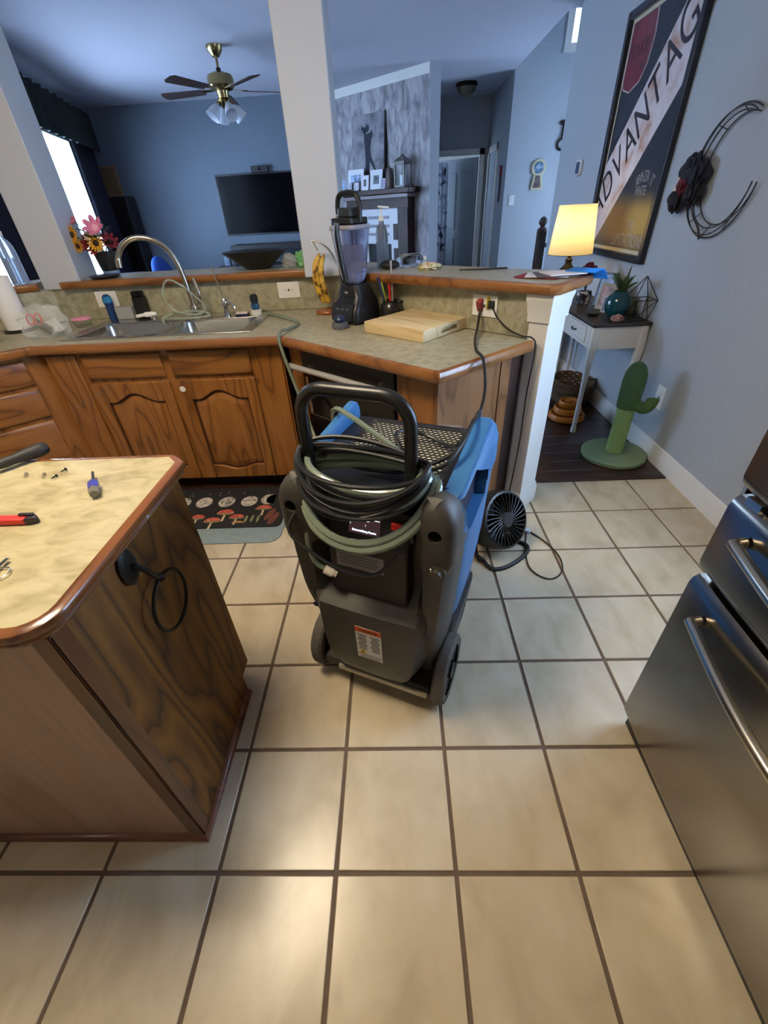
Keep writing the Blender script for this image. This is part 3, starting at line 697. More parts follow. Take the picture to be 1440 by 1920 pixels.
# face basis: v falls by .0443 while w rises .128
def face_m(u, w_, d=.0012):
    f = (w_-.672)/.128; v = -.0218+f*.036
    xx, yy = Vector((1, 0, 0)), Vector((0, .036, .128)).normalized(); zz = xx.cross(yy)
    mm = Matrix((xx, yy, zz)).transposed().to_4x4(); mm.translation = Vector((u, v, w_))+zz*d; return mm
scr_m = plain('lit_screen', (30, 18, 20), .3, emit=((46, 30, 34), 1.2))
scr_t = plain('screen_letters', (230, 240, 255), .4, emit=((205, 225, 255), 3.0))
so = M().box((0, 0, 0), (.094, .062, .002)).xf(face_m(-.010, .738)).obj('screen', scr_m, dh)
for tx, sz, x, y in (('RUN', .008, -.036, .024), ('00000 HRS', .008, 0, .024), ('IN', .008, -.040, .012), ('OUT', .008, .008, .012), (':', .010, -.042, -.002), (':', .010, .004, -.002), ('Dehumidifying Passive', .0082, 0, -.021)):
    text_part(tx, sz, scr_t, so, face_m(-.010, .738, .0028) @ Matrix.Translation((x, y, 0)))
M().box((0, 0.0165, 0), (.09, .0012, .0005)).xf(face_m(-.010, .738, .0026)).obj('screen_rule', scr_t, so)
M().box((0, 0, 0), (.034, .020, .014)).xf(face_m(.088, .752, .005)).obj('power_switch', plain('red_plastic', (190, 30, 24), .4), dh, bev=.002)
lab = plain('grey_label', (128, 124, 122), .6); labd = plain('grey_label_print', (92, 88, 86), .6)
def back_m(u, w_, d=0):
    t = (w_-.50)/.165; v = -.0345+t*.016
    xx, yy = Vector((1, 0, 0)), Vector((0, .016, .165)).normalized(); zz = xx.cross(yy)
    mm = Matrix((xx, yy, zz)).transposed().to_4x4(); mm.translation = Vector((u, v, w_))+zz*(.001+d); return mm
lo = M().box((0, 0, 0), (.150, .056, .001)).xf(back_m(-.026, .612)).obj('data_label', lab, dh)
for k in range(4):
    M().box((-.004, .016-.0095*k, 0), (.125-.01*(k % 2), .004, .0004)).xf(back_m(-.026, .612, .0008)).obj('print_line', labd, lo)
wl = M().box((.008, -.0825, .320), (.088, .001, .150)).obj('warning_label', plain('warning_white', (206, 204, 196), .6), dh)
M().box((.008, -.0834, .384), (.088, .0006, .022)).obj('orange_band', plain('warning_orange', (206, 84, 24), .6), wl)
ink = plain('label_ink', (70, 68, 66), .6)
for k in range(9):
    for cx in (-.014, .030):
        M().box((cx, -.0834, .360-.0085*k), (.034-.006*((k*5) % 3), .0006, .0032)).obj('print_line', ink, wl)
M().prismY([(-.030, .268), (-.002, .268), (-.016, .292)], -.0838, -.0832).obj('hazard_triangle', plain('hazard_yellow', (222, 190, 40), .6), wl)
M().ball((-.016, -.0838, .276), .004, (1, .1, 1.3), 8, 6).obj('hazard_flame', black_p, wl)
M().box((.008, -.0836, .264), (.088, .0006, .0018)).obj('print_line', ink, wl)
for k in range(2): M().box((.008, -.0834, .256-.006*k), (.07, .0005, .0024)).obj('print_line', lab, wl)
text_part('WARNING', .013, plain('warning_black', (20, 16, 14), .6), wl, Matrix.Translation((.008, -.0842, .384)) @ Matrix.Rotation(R(90), 4, 'X'))
M().lathe([(0, 0), (.024, 0), (.024, .008), (.016, .012), (.015, .022), (0, .024)], n=16, mat=Matrix.Rotation(R(90), 4, 'X')).xf(Matrix.Translation((.212, -.050, .675))).obj('drain_fitting', gray_m, dh)
M().ball((.2, -.066, .69), .006).obj('fitting_pin', nickel, dh)
M().bb((-.135, -.066, .098), (.195, -.054, .118)).obj('kick_bar', plain('worn_metal_strip', (170, 160, 140), .45, .5), dh, bev=.002)
M().bb((-.20, -.05, .085), (.20, .14, .125)).obj('chassis', gray_d, dh, bev=.01)
# wheels
for s in (-1, 1):
    ax = Matrix.Translation((s*.228, .055, .125)) @ Matrix.Rotation(R(90*s), 4, 'Y')
    tyre = M().lathe([(.088, -.020), (.114, -.022), (.123, -.014), (.125, 0), (.123, .014), (.114, .022), (.088, .020)], n=32, caps=False, mat=Matrix()).xf(ax).obj('wheel', plain('scuffed_tyre', (84, 78, 70), .8, var=.15, scale=60), dh)
    M().lathe([(.0, -.012), (.088, -.016), (.090, 0), (.088, .014), (.075, .006), (.03, .006), (.028, .024), (0, .026)], n=32).xf(ax).obj('hub', plain('black_hub', (20, 22, 28), .3), tyre)
M().cyl((-.22, .055, .125), (.22, .055, .125), .012).obj('axle', nickel, dh)
# drain hose and cord wound on the hoop
hose_m = plain('pale_green_hose', (136, 148, 130), .2, trans=.3, ior=1.3, coat=.6)
cord_m = plain('black_rubber_cord', (24, 24, 25), .4)
def loop(cu, ru, vb, vf, w0, tilt, lean, rad, mat, name, ph=0, wob=.006, droop=.0):
    pts = []
    for i in range(40):
        a = 2*math.pi*i/40; c, s = math.cos(a), math.sin(a)
        v = .02+(vb*s if s > 0 else vf*s)
        pts.append((cu+ru*c, v, w0+tilt*s+lean*c+wob*math.sin(2*a+ph)+ (droop*s if s < 0 else 0)))
    return M().tube(pts, rad, 8, closed=True).obj(name, mat, dh)
for cu, ru, vb, vf, w0, ti, le, dr in ((-.006, .182, .06, .125, .875, .02, .012, .100), (-.002, .190, .05, .132, .868, .02, .014, .110), (-.008, .170, .055, .108, .895, .012, .008, .046), (-.012, .158, .048, .075, .900, .008, .004, .03), (-.012, .160, .065, .07, .912, .004, .0, .03)):
    loop(cu, ru, vb, vf, w0, ti, le, .0108, hose_m, 'hose_coil', wob=.004, droop=dr)
for k, (ru, vb, vf, w0, ti, le, ph, dr) in enumerate(((.172, .035, .105, .928, .012, -.006, 0, .03), (.178, .045, .118, .915, .014, .002, 1, .05), (.170, .05, .11, .905, .02, .006, 2, .035), (.180, .03, .122, .908, .022, .01, 3, .06), (.174, .06, .112, .935, .006, -.008, 4, .02), (.182, .04, .125, .900, .024, .006, 5, .052), (.176, .05, .115, .920, .012, .0, 2.5, .042), (.181, .035, .12, .925, .010, .004, 1.7, .036), (.170, .05, .118, .912, .016, .0, .6, .062))):
    loop(-.016, ru, vb, vf, w0, ti, le, .0064, cord_m, 'cord_coil', ph, .008, dr)
M().tube(spline([(-.176, -.02, .80), (-.20, -.09, .735), (-.11, -.108, .68), (-.02, -.105, .645), (.06, -.09, .652), (.10, -.05, .70)]), .005, 8).obj('cord_end', cord_m, dh)
for i, P4 in enumerate((([(-.165, .05, .90), (-.02, .10, .868), (.10, .14, .858), (.19, .17, .905), (.20, .30, .925), (.195, .40, .91), (.19, .452, .88)]), ([(.0, .12, .855), (.02, .20, .865), (-.01, .24, .89), (.0, .29, .885), (.06, .32, .865), (.14, .28, .862), (.185, .22, .90)]), ([(-.15, .03, .91), (-.08, .09, .88), (.0, .11, .862), (.08, .09, .87), (.13, .05, .90)]), ([(-.16, .06, .89), (-.05, .08, .862), (.06, .105, .855), (.17, .12, .885), (.20, .2, .915)]))):
    M().tube(spline(P4), .0058, 8).obj('cord_run', cord_m, dh)
M().tube(spline([(-.165, -.02, .80), (-.172, -.05, .70), (-.165, -.055, .62), (-.150, -.052, .585), (-.128, -.045, .570)]), .008, 8).obj('drain_pipe', hose_m, dh)
M().cyl((-.134, -.050, .573), (-.108, -.046, .560), .014, n=10).cyl((-.12, -.048, .566), (-.098, -.044, .556), .010).obj('pipe_connector', plain('ivory_plastic', (214, 206, 188), .4), dh)

# hose on to the sink, cord on to the outlet
hp = [dW(.02, .20, .862), dW(-.06, .22, .895), dW(-.16, .25, .93), dW(-.235, .30, .925), dW(-.285, .36, .86), dW(-.29, .45, .70), (-.13, 1.42, .46), (-.20, 1.62, .40), (-.30, 1.80, .62), (-.375, 1.868, .88), (-.38, 1.90, .950), (-.355, 2.02, .943), (-.33, 2.16, .942), (-.42, 2.30, .942), (-.53, 2.42, .945), (-.575, 2.46, .946)]
tag(M().tube(spline(hp), .0085, 8).obj('drain_hose', hose_m), 'pale green hose running from the dehumidifier up to the sink', 'hose')
cp = [dW(.19, .455, .875), dW(.19, .47, .90), (.44, .92, .865), (.50, 1.10, .83), (.545, 1.27, .855), (.545, 1.355, .935), (.535, 1.46, .942), (.555, 1.62, .945), (.585, 1.75, .960), (.602, 1.815, 1.01), (.606, 1.825, 1.035)]
pcd = thing('power_cord', 'thick black power cord from the wall outlet to the dehumidifier', 'cord', (.6, 1.83, 1.03))
M().tube(spline(cp), .0062, 8).obj('cable', cord_m, pcd, W=True)
M().box((.606, 1.832, 1.045), (.028, .03, .05), rz=-42, rx=25).obj('plug', plain('dull_red_plug', (150, 60, 60), .5), pcd, W=True, bev=.004)

# ------------------------------------------------------------------ on the counter
CZ = .931
def plate(label, c, rz, kind, tilt=0):
    o = thing('wall_outlet', label, 'outlet', c, rz)
    M().prismY(rrect(-.068, -.045, .068, .045, .004, 3), -.006, 0).obj('cover', white_p, o, bev=.001)
    if kind == 'h':
        for s in (-1, 1):
            M().prismY(rrect(s*.022-.016, -.016, s*.022+.016, .016, .01, 3), -.0075, -.006).obj('socket', white_p, o)
            for q in (-.005, .005): M().box((s*.022+q, -.0078, .002), (.002, .001, .008)).obj('slot', ink, o)
        M().box((0, -.0075, 0), (.010, .002, .012)).obj('test_button', ink, o)
    if kind == 's':
        M().prismY([(-.012, -.02), (.012, -.02), (.012, .02), (-.012, .02)], -.010, -.006).obj('switch', white_p, o, bev=.002)
    return o
plate('white outlet plate on the laminate splash between tap and banana stand', (-.455, 2.6175, 1.045), 0, 'h')
plate('white blank plate on the laminate splash behind the blue bottle', (-1.625, 2.6175, 1.045), 0, 's')
po = WE-WG*.235+WN*.0125
plate('white outlet plate with two plugs above the chopping board', (po.x, po.y, 1.043), -46, 'h')

fc = thing('kitchen_faucet', 'tall brushed gooseneck faucet at the middle of the sink', 'faucet', (-1.03, 2.49, .936))
M().lathe([(.0, 0), (.034, 0), (.034, .006), (.026, .012), (.024, .05), (.022, .07), (0, .072)], n=24).obj('base', nickel, fc)
M().tube(spline([(0, 0, .06), (-.005, 0, .16), (-.022, -.004, .29), (-.06, -.02, .375), (-.125, -.045, .42), (-.20, -.07, .428), (-.265, -.095, .395), (-.30, -.11, .34), (-.308, -.115, .295)]), [.0145]*57+[.017]*8, 12).obj('spout', nickel, fc)
M().tube(spline([(.018, -.005, .05), (.045, -.012, .075), (.06, -.014, .13), (.052, -.006, .18), (.045, 0, .215)]), [.014, .015]+[.012]*30+[.008], 10).obj('lever', nickel, fc)
tubing = thing('plastic_tubing', 'loose clear tubing coiled around the faucet', 'tubing', (-1.04, 2.44, .94))
tub_m = plain('clear_tubing', (196, 206, 190), .2, trans=.6, ior=1.25)
M().tube(spline([(-1.14, 2.44, 1.14), (-1.17, 2.43, 1.07), (-1.13, 2.43, .99), (-1.0, 2.44, .96), (-.95, 2.46, 1.0), (-1.03, 2.45, 1.10), (-1.10, 2.44, 1.15)], closed=True), .006, 8).obj('coil', tub_m, tubing, W=True)
M().tube(spline([(-1.20, 2.43, .946), (-1.12, 2.40, .95), (-.98, 2.40, .95), (-.92, 2.44, .955), (-1.0, 2.46, .975), (-1.14, 2.45, .97), (-1.21, 2.43, .95), (-1.20, 2.40, .93)]), .006, 8).obj('coil', tub_m, tubing, W=True)
ft = thing('filter_tap', 'small chrome filter tap with a thin straight stick', 'tap', (-.83, 2.48, .936))
M().lathe([(0, 0), (.022, 0), (.022, .01), (.014, .016), (.013, .05), (.018, .06), (.018, .085), (.010, .10), (0, .102)], n=20).obj('body', chrome, ft)
M().tube(spline([(.01, -.005, .065), (.04, -.02, .075), (.06, -.03, .062), (.064, -.032, .045)]), .007, 8).obj('spout', chrome, ft)
M().box((.018, -.008, .092), (.04, .010, .008), rz=-20, ry=-25).obj('lever', chrome, ft, bev=.002)
M().tube([(-.004, .01, .08), (-.045, .05, .25), (-.05, .055, .27)], .004, 6).obj('stick', plain('grey_stick', (120, 112, 100), .5, .4), ft)
sp = thing('sink_sprayer', 'white and chrome sprayer lying behind the left bowl', 'sprayer', (-1.33, 2.49, .937))
M().tube(spline([(-.075, 0, .02), (-.03, 0, .026), (.02, .005, .028), (.05, .008, .024)]), [.010]*10+[.015]*14+[.010], 10).obj('handle', white_p, sp)
M().lathe([(0, 0), (.020, 0), (.022, .012), (.014, .024), (0, .025)], (.035, -.005, 0), 16).obj('seat', chrome, sp)
br = thing('bottle_brush', 'navy handled dish brush with white bristles on the sink rim', 'brush', (-.645, 2.475, .9365))
M().lathe([(0, 0), (.030, 0), (.034, .012), (.030, .030), (0, .031)], n=18).obj('bristles', plain('white_bristles', (226, 222, 212), .9, bump=.6, scale=300), br)
M().lathe([(.022, .031), (.026, .05), (.022, .066), (0, .067)], n=18).obj('collar', plain('blue_clear_plastic', (30, 74, 110), .2), br)
M().lathe([(.020, .0675), (.025, .082), (.024, .104), (.015, .114), (0, .116)], n=18).obj('cap', plain('dark_navy_plastic', (26, 32, 44), .45), br)
sd = thing('sponge', 'dark blue and pink sponge on the sink rim', 'sponge', (-.735, 2.475, .9365))
M().bb((-.04, -.022, 0), (.04, .022, .010)).obj('pad', plain('navy_scourer', (38, 40, 66), .95, bump=.5, scale=200), sd, bev=.004)
M().bb((-.037, -.020, .0102), (.037, .020, .020)).obj('foam', plain('pink_foam', (206, 186, 180), .9), sd, bev=.004)

# paper towel and bags, far left
pt = thing('paper_towel', 'white paper towel roll standing on a black holder', 'paper towel', (-2.075, 2.365, CZ))
M().lathe([(0, 0), (.085, 0), (.085, .008), (.02, .012), (0, .012)], n=28).obj('base', black_p, pt)
M().lathe([(.018, .014), (.066, .014), (.067, .29), (.018, .29)], n=28).obj('roll', plain('paper', (236, 232, 228), .95, bump=.15, scale=60), pt)
M().cyl((0, 0, .012), (0, 0, .315), .008).obj('rod', black_p, pt)
def blob(c, r, mat, name, sc=(1, 1, .7), seed=1, amp=.18, n=3):
    random.seed(seed); m = M(); b = bmesh.ops.create_icosphere(m.bm, subdivisions=n, radius=r)['verts']
    ph = [random.uniform(0, 6) for _ in range(6)]
    for v in b:
        d = v.co.normalized(); k = 1+amp*(math.sin(5*d.x+ph[0])*math.sin(6*d.y+ph[1])+.6*math.sin(11*d.z+ph[2]+4*d.x)+.4*math.sin(13*d.y+ph[3]))
        v.co = Vector((v.co.x*k*sc[0], v.co.y*k*sc[1], max(v.co.z*k, -r*.75)*sc[2]))
    lo = min(v.co.z for v in b); m._x(b, Matrix.Translation((c[0], c[1], c[2]-lo))); return m
pb = thing('plastic_bag', 'clear plastic bag holding red handled scissors', 'bag', (-1.76, 2.17, CZ))
blob((-1.76, 2.17, CZ), .10, baggy, 'x', (1.25, .75, .9), 3).obj('film', baggy, pb, W=True)
for s in (-1, 1):
    M().tube([Vector((-1.79+s*.022, 2.15, CZ+.095))+Vector((.02*math.cos(a), .006*math.sin(a), .026*math.sin(a))) for a in [2*math.pi*i/14 for i in range(14)]], .005, 6, closed=True).obj('scissor_loop', plain('red_handle', (196, 40, 40), .4), pb, W=True)
M().box((-1.765, 2.16, CZ+.055), (.09, .012, .045), ry=35).obj('dark_tool', plain('dark_grey_tool', (62, 62, 66), .5), pb, W=True, bev=.005)
M().box((-1.72, 2.18, CZ+.05), (.075, .02, .07), ry=-15).obj('white_card', white_p, pb, W=True, bev=.002)
g2 = thing('glass_bowl', 'clear glass bowl beside the paper towel', 'bowl', (-2.02, 2.03, CZ))
M().lathe([(.0, .002), (.04, .002), (.07, .03), (.085, .07), (.082, .07), (.066, .032), (.038, .006), (0, .006)], n=28).obj('wall', plain('thick_glass', (235, 242, 235), .05, trans=1, ior=1.35), g2)
M().tube([(-.05, .02, .05), (.07, -.03, .075)], .007, 8).obj('pale_spoon', plain('ivory_spoon', (224, 214, 190), .4), g2)
pk = thing('lidded_tub', 'small clear tub with a pink lid left of the sink', 'container', (-1.70, 2.40, CZ))
M().lathe([(0, 0), (.042, 0), (.052, .04), (.05, .04), (.04, .003), (0, .003)], n=24).obj('tub', clear_m, pk)
M().lathe([(0, .0405), (.055, .0405), (.056, .047), (.05, .051), (0, .052)], n=24).obj('lid', plain('pink_lid', (222, 142, 162), .4), pk)
bb_ = thing('blue_bottle', 'slim blue bottle leaning by the sink wall', 'bottle', (-1.60, 2.57, CZ))
M().lathe([(0, 0), (.024, 0), (.026, .01), (.024, .085), (.027, .10), (.024, .135), (.012, .147), (0, .148)], n=18).obj('body', plain('deep_blue_plastic', (24, 56, 104), .3), bb_)
M().lathe([(.0255, .098), (.0285, .102), (.0258, .134), (.0235, .136)], n=18).obj('cap', plain('bright_blue_plastic', (38, 116, 168), .25), bb_)
gc = thing('sponge_caddy', 'grey plastic sponge caddy at the back of the sink', 'caddy', (-1.50, 2.562, CZ+.006))
M().bb((-.055, -.03, 0), (.055, .03, .006)).bb((-.055, -.03, .006), (-.051, .03, .07)).bb((.051, -.03, .006), (.055, .03, .07)).bb((-.051, .026, .006), (.051, .03, .07)).bb((-.051, -.03, .006), (.051, -.026, .07)).obj('tray', plain('grey_plastic', (150, 150, 146), .5), gc, bev=.002)
bh = thing('soap_dispenser', 'black ribbed soap dispenser at the back of the sink', 'dispenser', (-1.395, 2.566, CZ+.006))
M().prism(rrect(-.038, -.026, .038, .026, .01), 0, .118).obj('body', black_p, bh, bev=.004)
M().prism(rrect(-.034, -.022, .034, .022, .01), .1185, .152).obj('head', black_g, bh, bev=.006)
for k in (-.02, -.007, .007, .02): M().bb((k-.003, -.0285, .01), (k+.003, -.0262, .11)).obj('rib', black_p, bh)

# banana stand
bn = thing('banana_stand', 'wire banana stand on a round wooden foot', 'stand', (-.20, 2.46, CZ))
M().lathe([(0, 0), (.070, 0), (.074, .008), (.070, .018), (0, .02)], n=30).obj('foot', wood('stand_wood', (120, 60, 26), (150, 84, 40), (166, 98, 50), 'x', scale=3), bn)
for s in (-.012, .012):
    M().tube(spline([(.03, s, .018), (.048, s, .06), (.085, s, .13), (.092, s, .21), (.062, s, .30), (.01, s*.6, .355), (-.045, 0, .372), (-.05, 0, .36)]), .0038, 8).obj('wire', nickel, bn)
M().tube([(-.045, 0, .372), (-.02, 0, .325)], .003, 6).obj('hook', nickel, bn)
ba = thing('banana', 'ripe spotted banana hanging on the wire stand', 'banana', (-.225, 2.455, CZ+.06))
pts = spline([(.012, -.01, .255), (.006, -.012, .235), (-.012, -.018, .20), (-.018, -.022, .13), (-.008, -.018, .06), (.008, -.010, .012), (.012, -.008, 0)], 5)
k = NT('banana_skin'); tc = k.n('ShaderNodeTexCoord'); nz = k.n('ShaderNodeTexNoise'); nz.inputs['Scale'].default_value = 28; nz.inputs['Detail'].default_value = 3
k.l(tc.outputs['Object'], nz.inputs['Vector']); k.l(k.ramp(nz.outputs[0], [(.40, srgb(92, 58, 20)), (.5, srgb(206, 160, 50)), (.7, srgb(222, 180, 70))]), k.b.inputs['Base Color'])
nP = len(pts); rad = [.006 if i < 4 else .022*math.sin(math.pi*min(1, max(.08, (i-3)/(nP-4))))**.45 for i in range(nP)]; rad[-1] = .006
M().tube(pts, rad, 10).obj('fruit', k.m, ba)
pts2 = [p+Vector((.024, .012, -.006)) for p in pts]
M().tube(pts2, rad, 10).obj('fruit', k.m, ba)

# blender
bl = thing('blender', 'black countertop blender with a clear jug and handle', 'blender', (-.008, 2.20, CZ), -38)
m = M(); m.ring([[(x, y, z) for x, y in rrect(-a, -b+o, a, b2+o, .03, 4)] for z, a, b, b2, o in ((0, .085, .10, .10, 0), (.012, .095, .11, .11, 0), (.06, .095, .11, .11, 0), (.10, .088, .085, .105, 0), (.125, .080, .062, .09, 0), (.165, .070, .060, .075, 0), (.185, .062, .058, .065, 0))]); m.obj('motor_base', black_p, bl)
M().prismX([(-.112, .02), (-.1125, .062), (-.089, .101), (-.0935, .101), (-.117, .062), (-.117, .02)], -.075, .075).obj('control_panel', plain('gloss_dark_panel', (40, 42, 46), .15), bl)
for i in range(3):
    for j in range(2): M().box((-.036+.036*i, -.107+.0125*j, .075+.018*j), (.026, .004, .012), rx=-32).obj('button', plain('button_grey', (70, 72, 78), .3), bl, bev=.002)
M().box((-.0, -.066, .150), (.022, .004, .010)).obj('badge', plain('silver_badge', (170, 172, 176), .3, .6), bl)
m = M(); m.ring([[(x, y, z) for x, y in rrect(-a, -a, a, a, .022, 4)] for z, a in ((.19, .050), (.26, .058), (.42, .073), (.44, .075))], caps=False); jug = m.obj('jug', plain('jug_plastic', (232, 232, 244), .12, trans=1, ior=1.12), bl, solid=.004)
m = M(); m.ring([[(x, y, z) for x, y in rrect(-a, -a, a, a, .024, 4)] for z, a in ((.425, .078), (.445, .078))], caps=False); m.obj('jug_rim', plain('frosted_rim', (206, 206, 218), .3, trans=.6, ior=1.2), bl, solid=.004)
m = M(); m.ring([[(x, y, z) for x, y in rrect(-a, -a, a, a, .015, 4)] for z, a in ((.20, .038), (.30, .044), (.36, .048))]); m.obj('residue', plain('milky_residue', (176, 166, 176), .6, alpha=.35), bl)
M().tube(spline([(.0, -.058, .20), (-.002, -.07, .25), (-.006, -.082, .34), (-.006, -.092, .42), (-.004, -.085, .455)]), [.014]*33, 8).obj('jug_handle', black_p, bl)
M().prism(rrect(-.070, -.070, .070, .070, .02), .446, .475).obj('lid', black_p, bl, bev=.006)
M().prism(rrect(-.042, -.042, .042, .042, .012), .475, .515).obj('lid_hub', plain('dark_grey_lid', (44, 46, 50), .35), bl, bev=.006)
M().tube(spline([(-.068, 0, .455), (-.072, 0, .52), (-.055, 0, .562), (0, 0, .572), (.055, 0, .562), (.072, 0, .52), (.068, 0, .455)]), .0125, 10).obj('lid_handle', black_p, bl)
M().box((-.078, -.015, .478), (.03, .03, .022)).obj('pour_spout', plain('frosted_spout', (190, 192, 206), .3), bl, bev=.005)
M().lathe([(0, .192), (.030, .192), (.012, .215), (.006, .235), (0, .236)], n=12).obj('blade', chrome, bl)

ss = thing('palm_brush', 'navy and grey palm scrubber in front of the blender', 'brush', (-.085, 2.035, CZ))
M().lathe([(0, 0), (.042, 0), (.046, .014), (.042, .028), (0, .029)], n=22).obj('bristles', plain('grey_bristles', (92, 94, 98), .9, bump=.5, scale=250), ss)
M().lathe([(.026, .030), (.030, .044), (.024, .056), (.012, .062), (0, .063)], n=20).obj('grip', plain('navy_grip', (30, 46, 80), .35), ss)
uh = thing('utensil_crock', 'dark rounded crock holding kitchen utensils', 'crock', (.185, 2.185, CZ), 25)
M().lathe([(0, 0), (.046, 0), (.058, .02), (.062, .045), (.055, .075), (.043, .09), (.047, .098), (.041, .098), (.037, .09), (.046, .06), (0, .01)], n=28).obj('pot', plain('dark_glaze', (36, 33, 32), .25), uh)
M().tube(spline([(.062, 0, .03), (.082, 0, .045), (.084, 0, .075), (.06, 0, .085)]), .007, 8).obj('pot_handle', plain('dark_glaze', (36, 33, 32), .25), uh)
for nm, lb, dx, dy, lx_, ly_, hh, col, rr in (('spatula', 'lime green spatula handle standing in the crock', -.012, .0, -.035, -.03, .175, (150, 170, 40), .006), ('spatula', 'red spatula handle standing in the crock', .0, .008, -.008, -.02, .20, (200, 40, 34), .008), ('whisk', 'slim steel whisk handle standing in the crock', .012, .0, -.006, -.012, .27, (176, 172, 166), .005), ('ladle', 'navy ladle handle standing in the crock', -.018, -.008, -.045, -.03, .20, (38, 44, 92), .007), ('spoon', 'dark plum spoon handle standing in the crock', .010, .012, .01, -.016, .155, (80, 40, 60), .007)):
    bz = CZ+.014
    tag(M().tube([(.185+dx, 2.185+dy, bz), (.185+(dx+lx_*.5)*1.0, 2.185+dy+ly_*.5, bz+hh*.55), (.185+dx+lx_, 2.185+dy+ly_, bz+hh)], [rr*.7, rr*.8, rr*1.2], 8).obj(nm, plain(lb, col, .4, .6 if nm == 'whisk' else 0)), lb, 'utensil', 'utensils in the crock')
cbd = thing('cutting_board', 'thick pale wooden cutting board with a side finger slot', 'cutting board', (.318, 1.93, CZ), -43)
bw_ = wood('pale_board_wood', (196, 166, 116), (214, 188, 140), (222, 200, 156), 'x', scale=1.4, rings=4, rough=.6, coat=0)
bd = M().bb((-.185, -.195, 0), (.195, .185, .052)).obj('board', bw_, cbd, bev=.003)
cut(bd, M().bb((.17, -.06, .016), (.25, .06, .037)))

# ------------------------------------------------------------------ on the bar ledge
LZ = 1.156
vs_ = thing('flower_vase', 'black vase of mixed silk flowers on the bar ledge', 'vase', (-1.64, 2.80, LZ))
M().lathe([(0, 0), (.044, 0), (.046, .006), (.046, .03), (.05, .034), (.062, .10), (.066, .135), (.06, .135), (.045, .04), (0, .035)], n=28).obj('pot', plain('black_vase', (24, 26, 26), .35), vs_)
M().lathe([(.0468, .008), (.049, .02), (.0472, .032), (.0468, .032)], n=28).obj('pale_band', plain('pale_blue_band', (112, 140, 168), .3), vs_)
def flower(parent, c, r, np_, col, cc, name, tilt=(0, 0), cup=.35):
    mm = Matrix.Translation(c) @ Matrix.Rotation(R(tilt[0]), 4, 'X') @ Matrix.Rotation(R(tilt[1]), 4, 'Y')
    pm_ = plain('petal_%d_%d_%d' % col, col, .7)
    m = M()
    for i in range(np_):
        a = 2*math.pi*i/np_; ca, sa = math.cos(a), math.sin(a); w_ = r*1.9/np_
        L = []
        for t, ww, zz in ((.22, .5, 0), (.6, 1, .35*cup*r), (.85, .8, .8*cup*r), (1, .15, cup*r)):
            L.append([(ca*r*t-sa*w_*ww*s_, sa*r*t+ca*w_*ww*s_, zz) for s_ in (-1, 1)])
        for (a0, a1), (b0, b1) in zip(L[:-1], L[1:]): m.quad(a0, a1, b1, b0)
    fo = m.xf(mm).obj(name, pm_, parent, solid=.0015)
    M().ball((0, 0, .004), r*.36, (1, 1, .5), 10, 6).xf(mm).obj('flower_centre', plain('centre_%d_%d_%d' % cc, cc, .8), fo)
    M().tube([Vector((0, 0, .12)), (Vector((0, 0, .12))+Vector(c))/2+Vector((0, 0, .01)), Vector(c)], .003, 6).obj('stem', plain('stem_green', (48, 74, 40), .6), parent)
flower(vs_, (.012, -.075, .185), .05, 16, (226, 164, 30), (44, 24, 12), 'sunflower', (80, 12), .1)
flower(vs_, (.02, -.04, .262), .062, 7, (226, 132, 166), (236, 170, 190), 'pink_bloom', (55, 8), .5)
flower(vs_, (-.055, -.05, .185), .052, 9, (132, 22, 30), (80, 10, 18), 'red_bloom', (60, -25), .4)
flower(vs_, (-.035, -.045, .225), .035, 8, (216, 196, 190), (220, 200, 120), 'white_bloom', (60, -20), .4)
flower(vs_, (.075, -.03, .185), .055, 9, (110, 16, 26), (60, 8, 12), 'red_bloom', (50, 40), .4)
flower(vs_, (-.02, -.065, .150), .035, 8, (150, 40, 44), (90, 20, 20), 'red_bloom', (75, -10), .4)
flower(vs_, (-.13, -.05, .235), .05, 12, (214, 150, 26), (60, 34, 14), 'sunflower', (78, -15), .2)
flower(vs_, (-.125, .02, .30), .03, 6, (220, 120, 140), (230, 150, 160), 'pink_bloom', (50, -30), .6)
flower(vs_, (-.115, -.06, .175), .04, 10, (206, 146, 24), (60, 34, 14), 'sunflower', (88, -10), .2)
M().tube([(-.10, 0, .14), (-.165, 0, .26), (-.185, .01, .33)], .005, 6).obj('dried_stalk', plain('straw', (214, 186, 120), .8), vs_)
for i in range(14):
    a = i*2.4; L = .05+.02*(i % 3); c = Vector((.05*math.cos(a), .05*math.sin(a)-.02, .14+.035*(i % 4)))
    d = Vector((math.cos(a), math.sin(a), .3)).normalized(); s_ = Vector((-d.y, d.x, 0))*.014
    M().tri([c, c+d*L*.5+s_, c+d*L, c+d*L*.5-s_, c+d*L*.5+Vector((0, 0, .006))], [(0, 1, 4), (1, 2, 4), (2, 3, 4), (3, 0, 4)]).obj('leaf', plain('dark_leaf', (34, 52, 34), .6), vs_, solid=.001)
tag(M().lathe([(0, 0), (.05, 0), (.085, .012), (.088, .018), (.08, .016), (.045, .006), (0, .006)], (-1.62, 2.67, LZ), 28).obj('dark_dish', plain('dark_dish_glaze', (38, 36, 40), .3)), 'flat dark oval dish in front of the flower vase', 'dish')
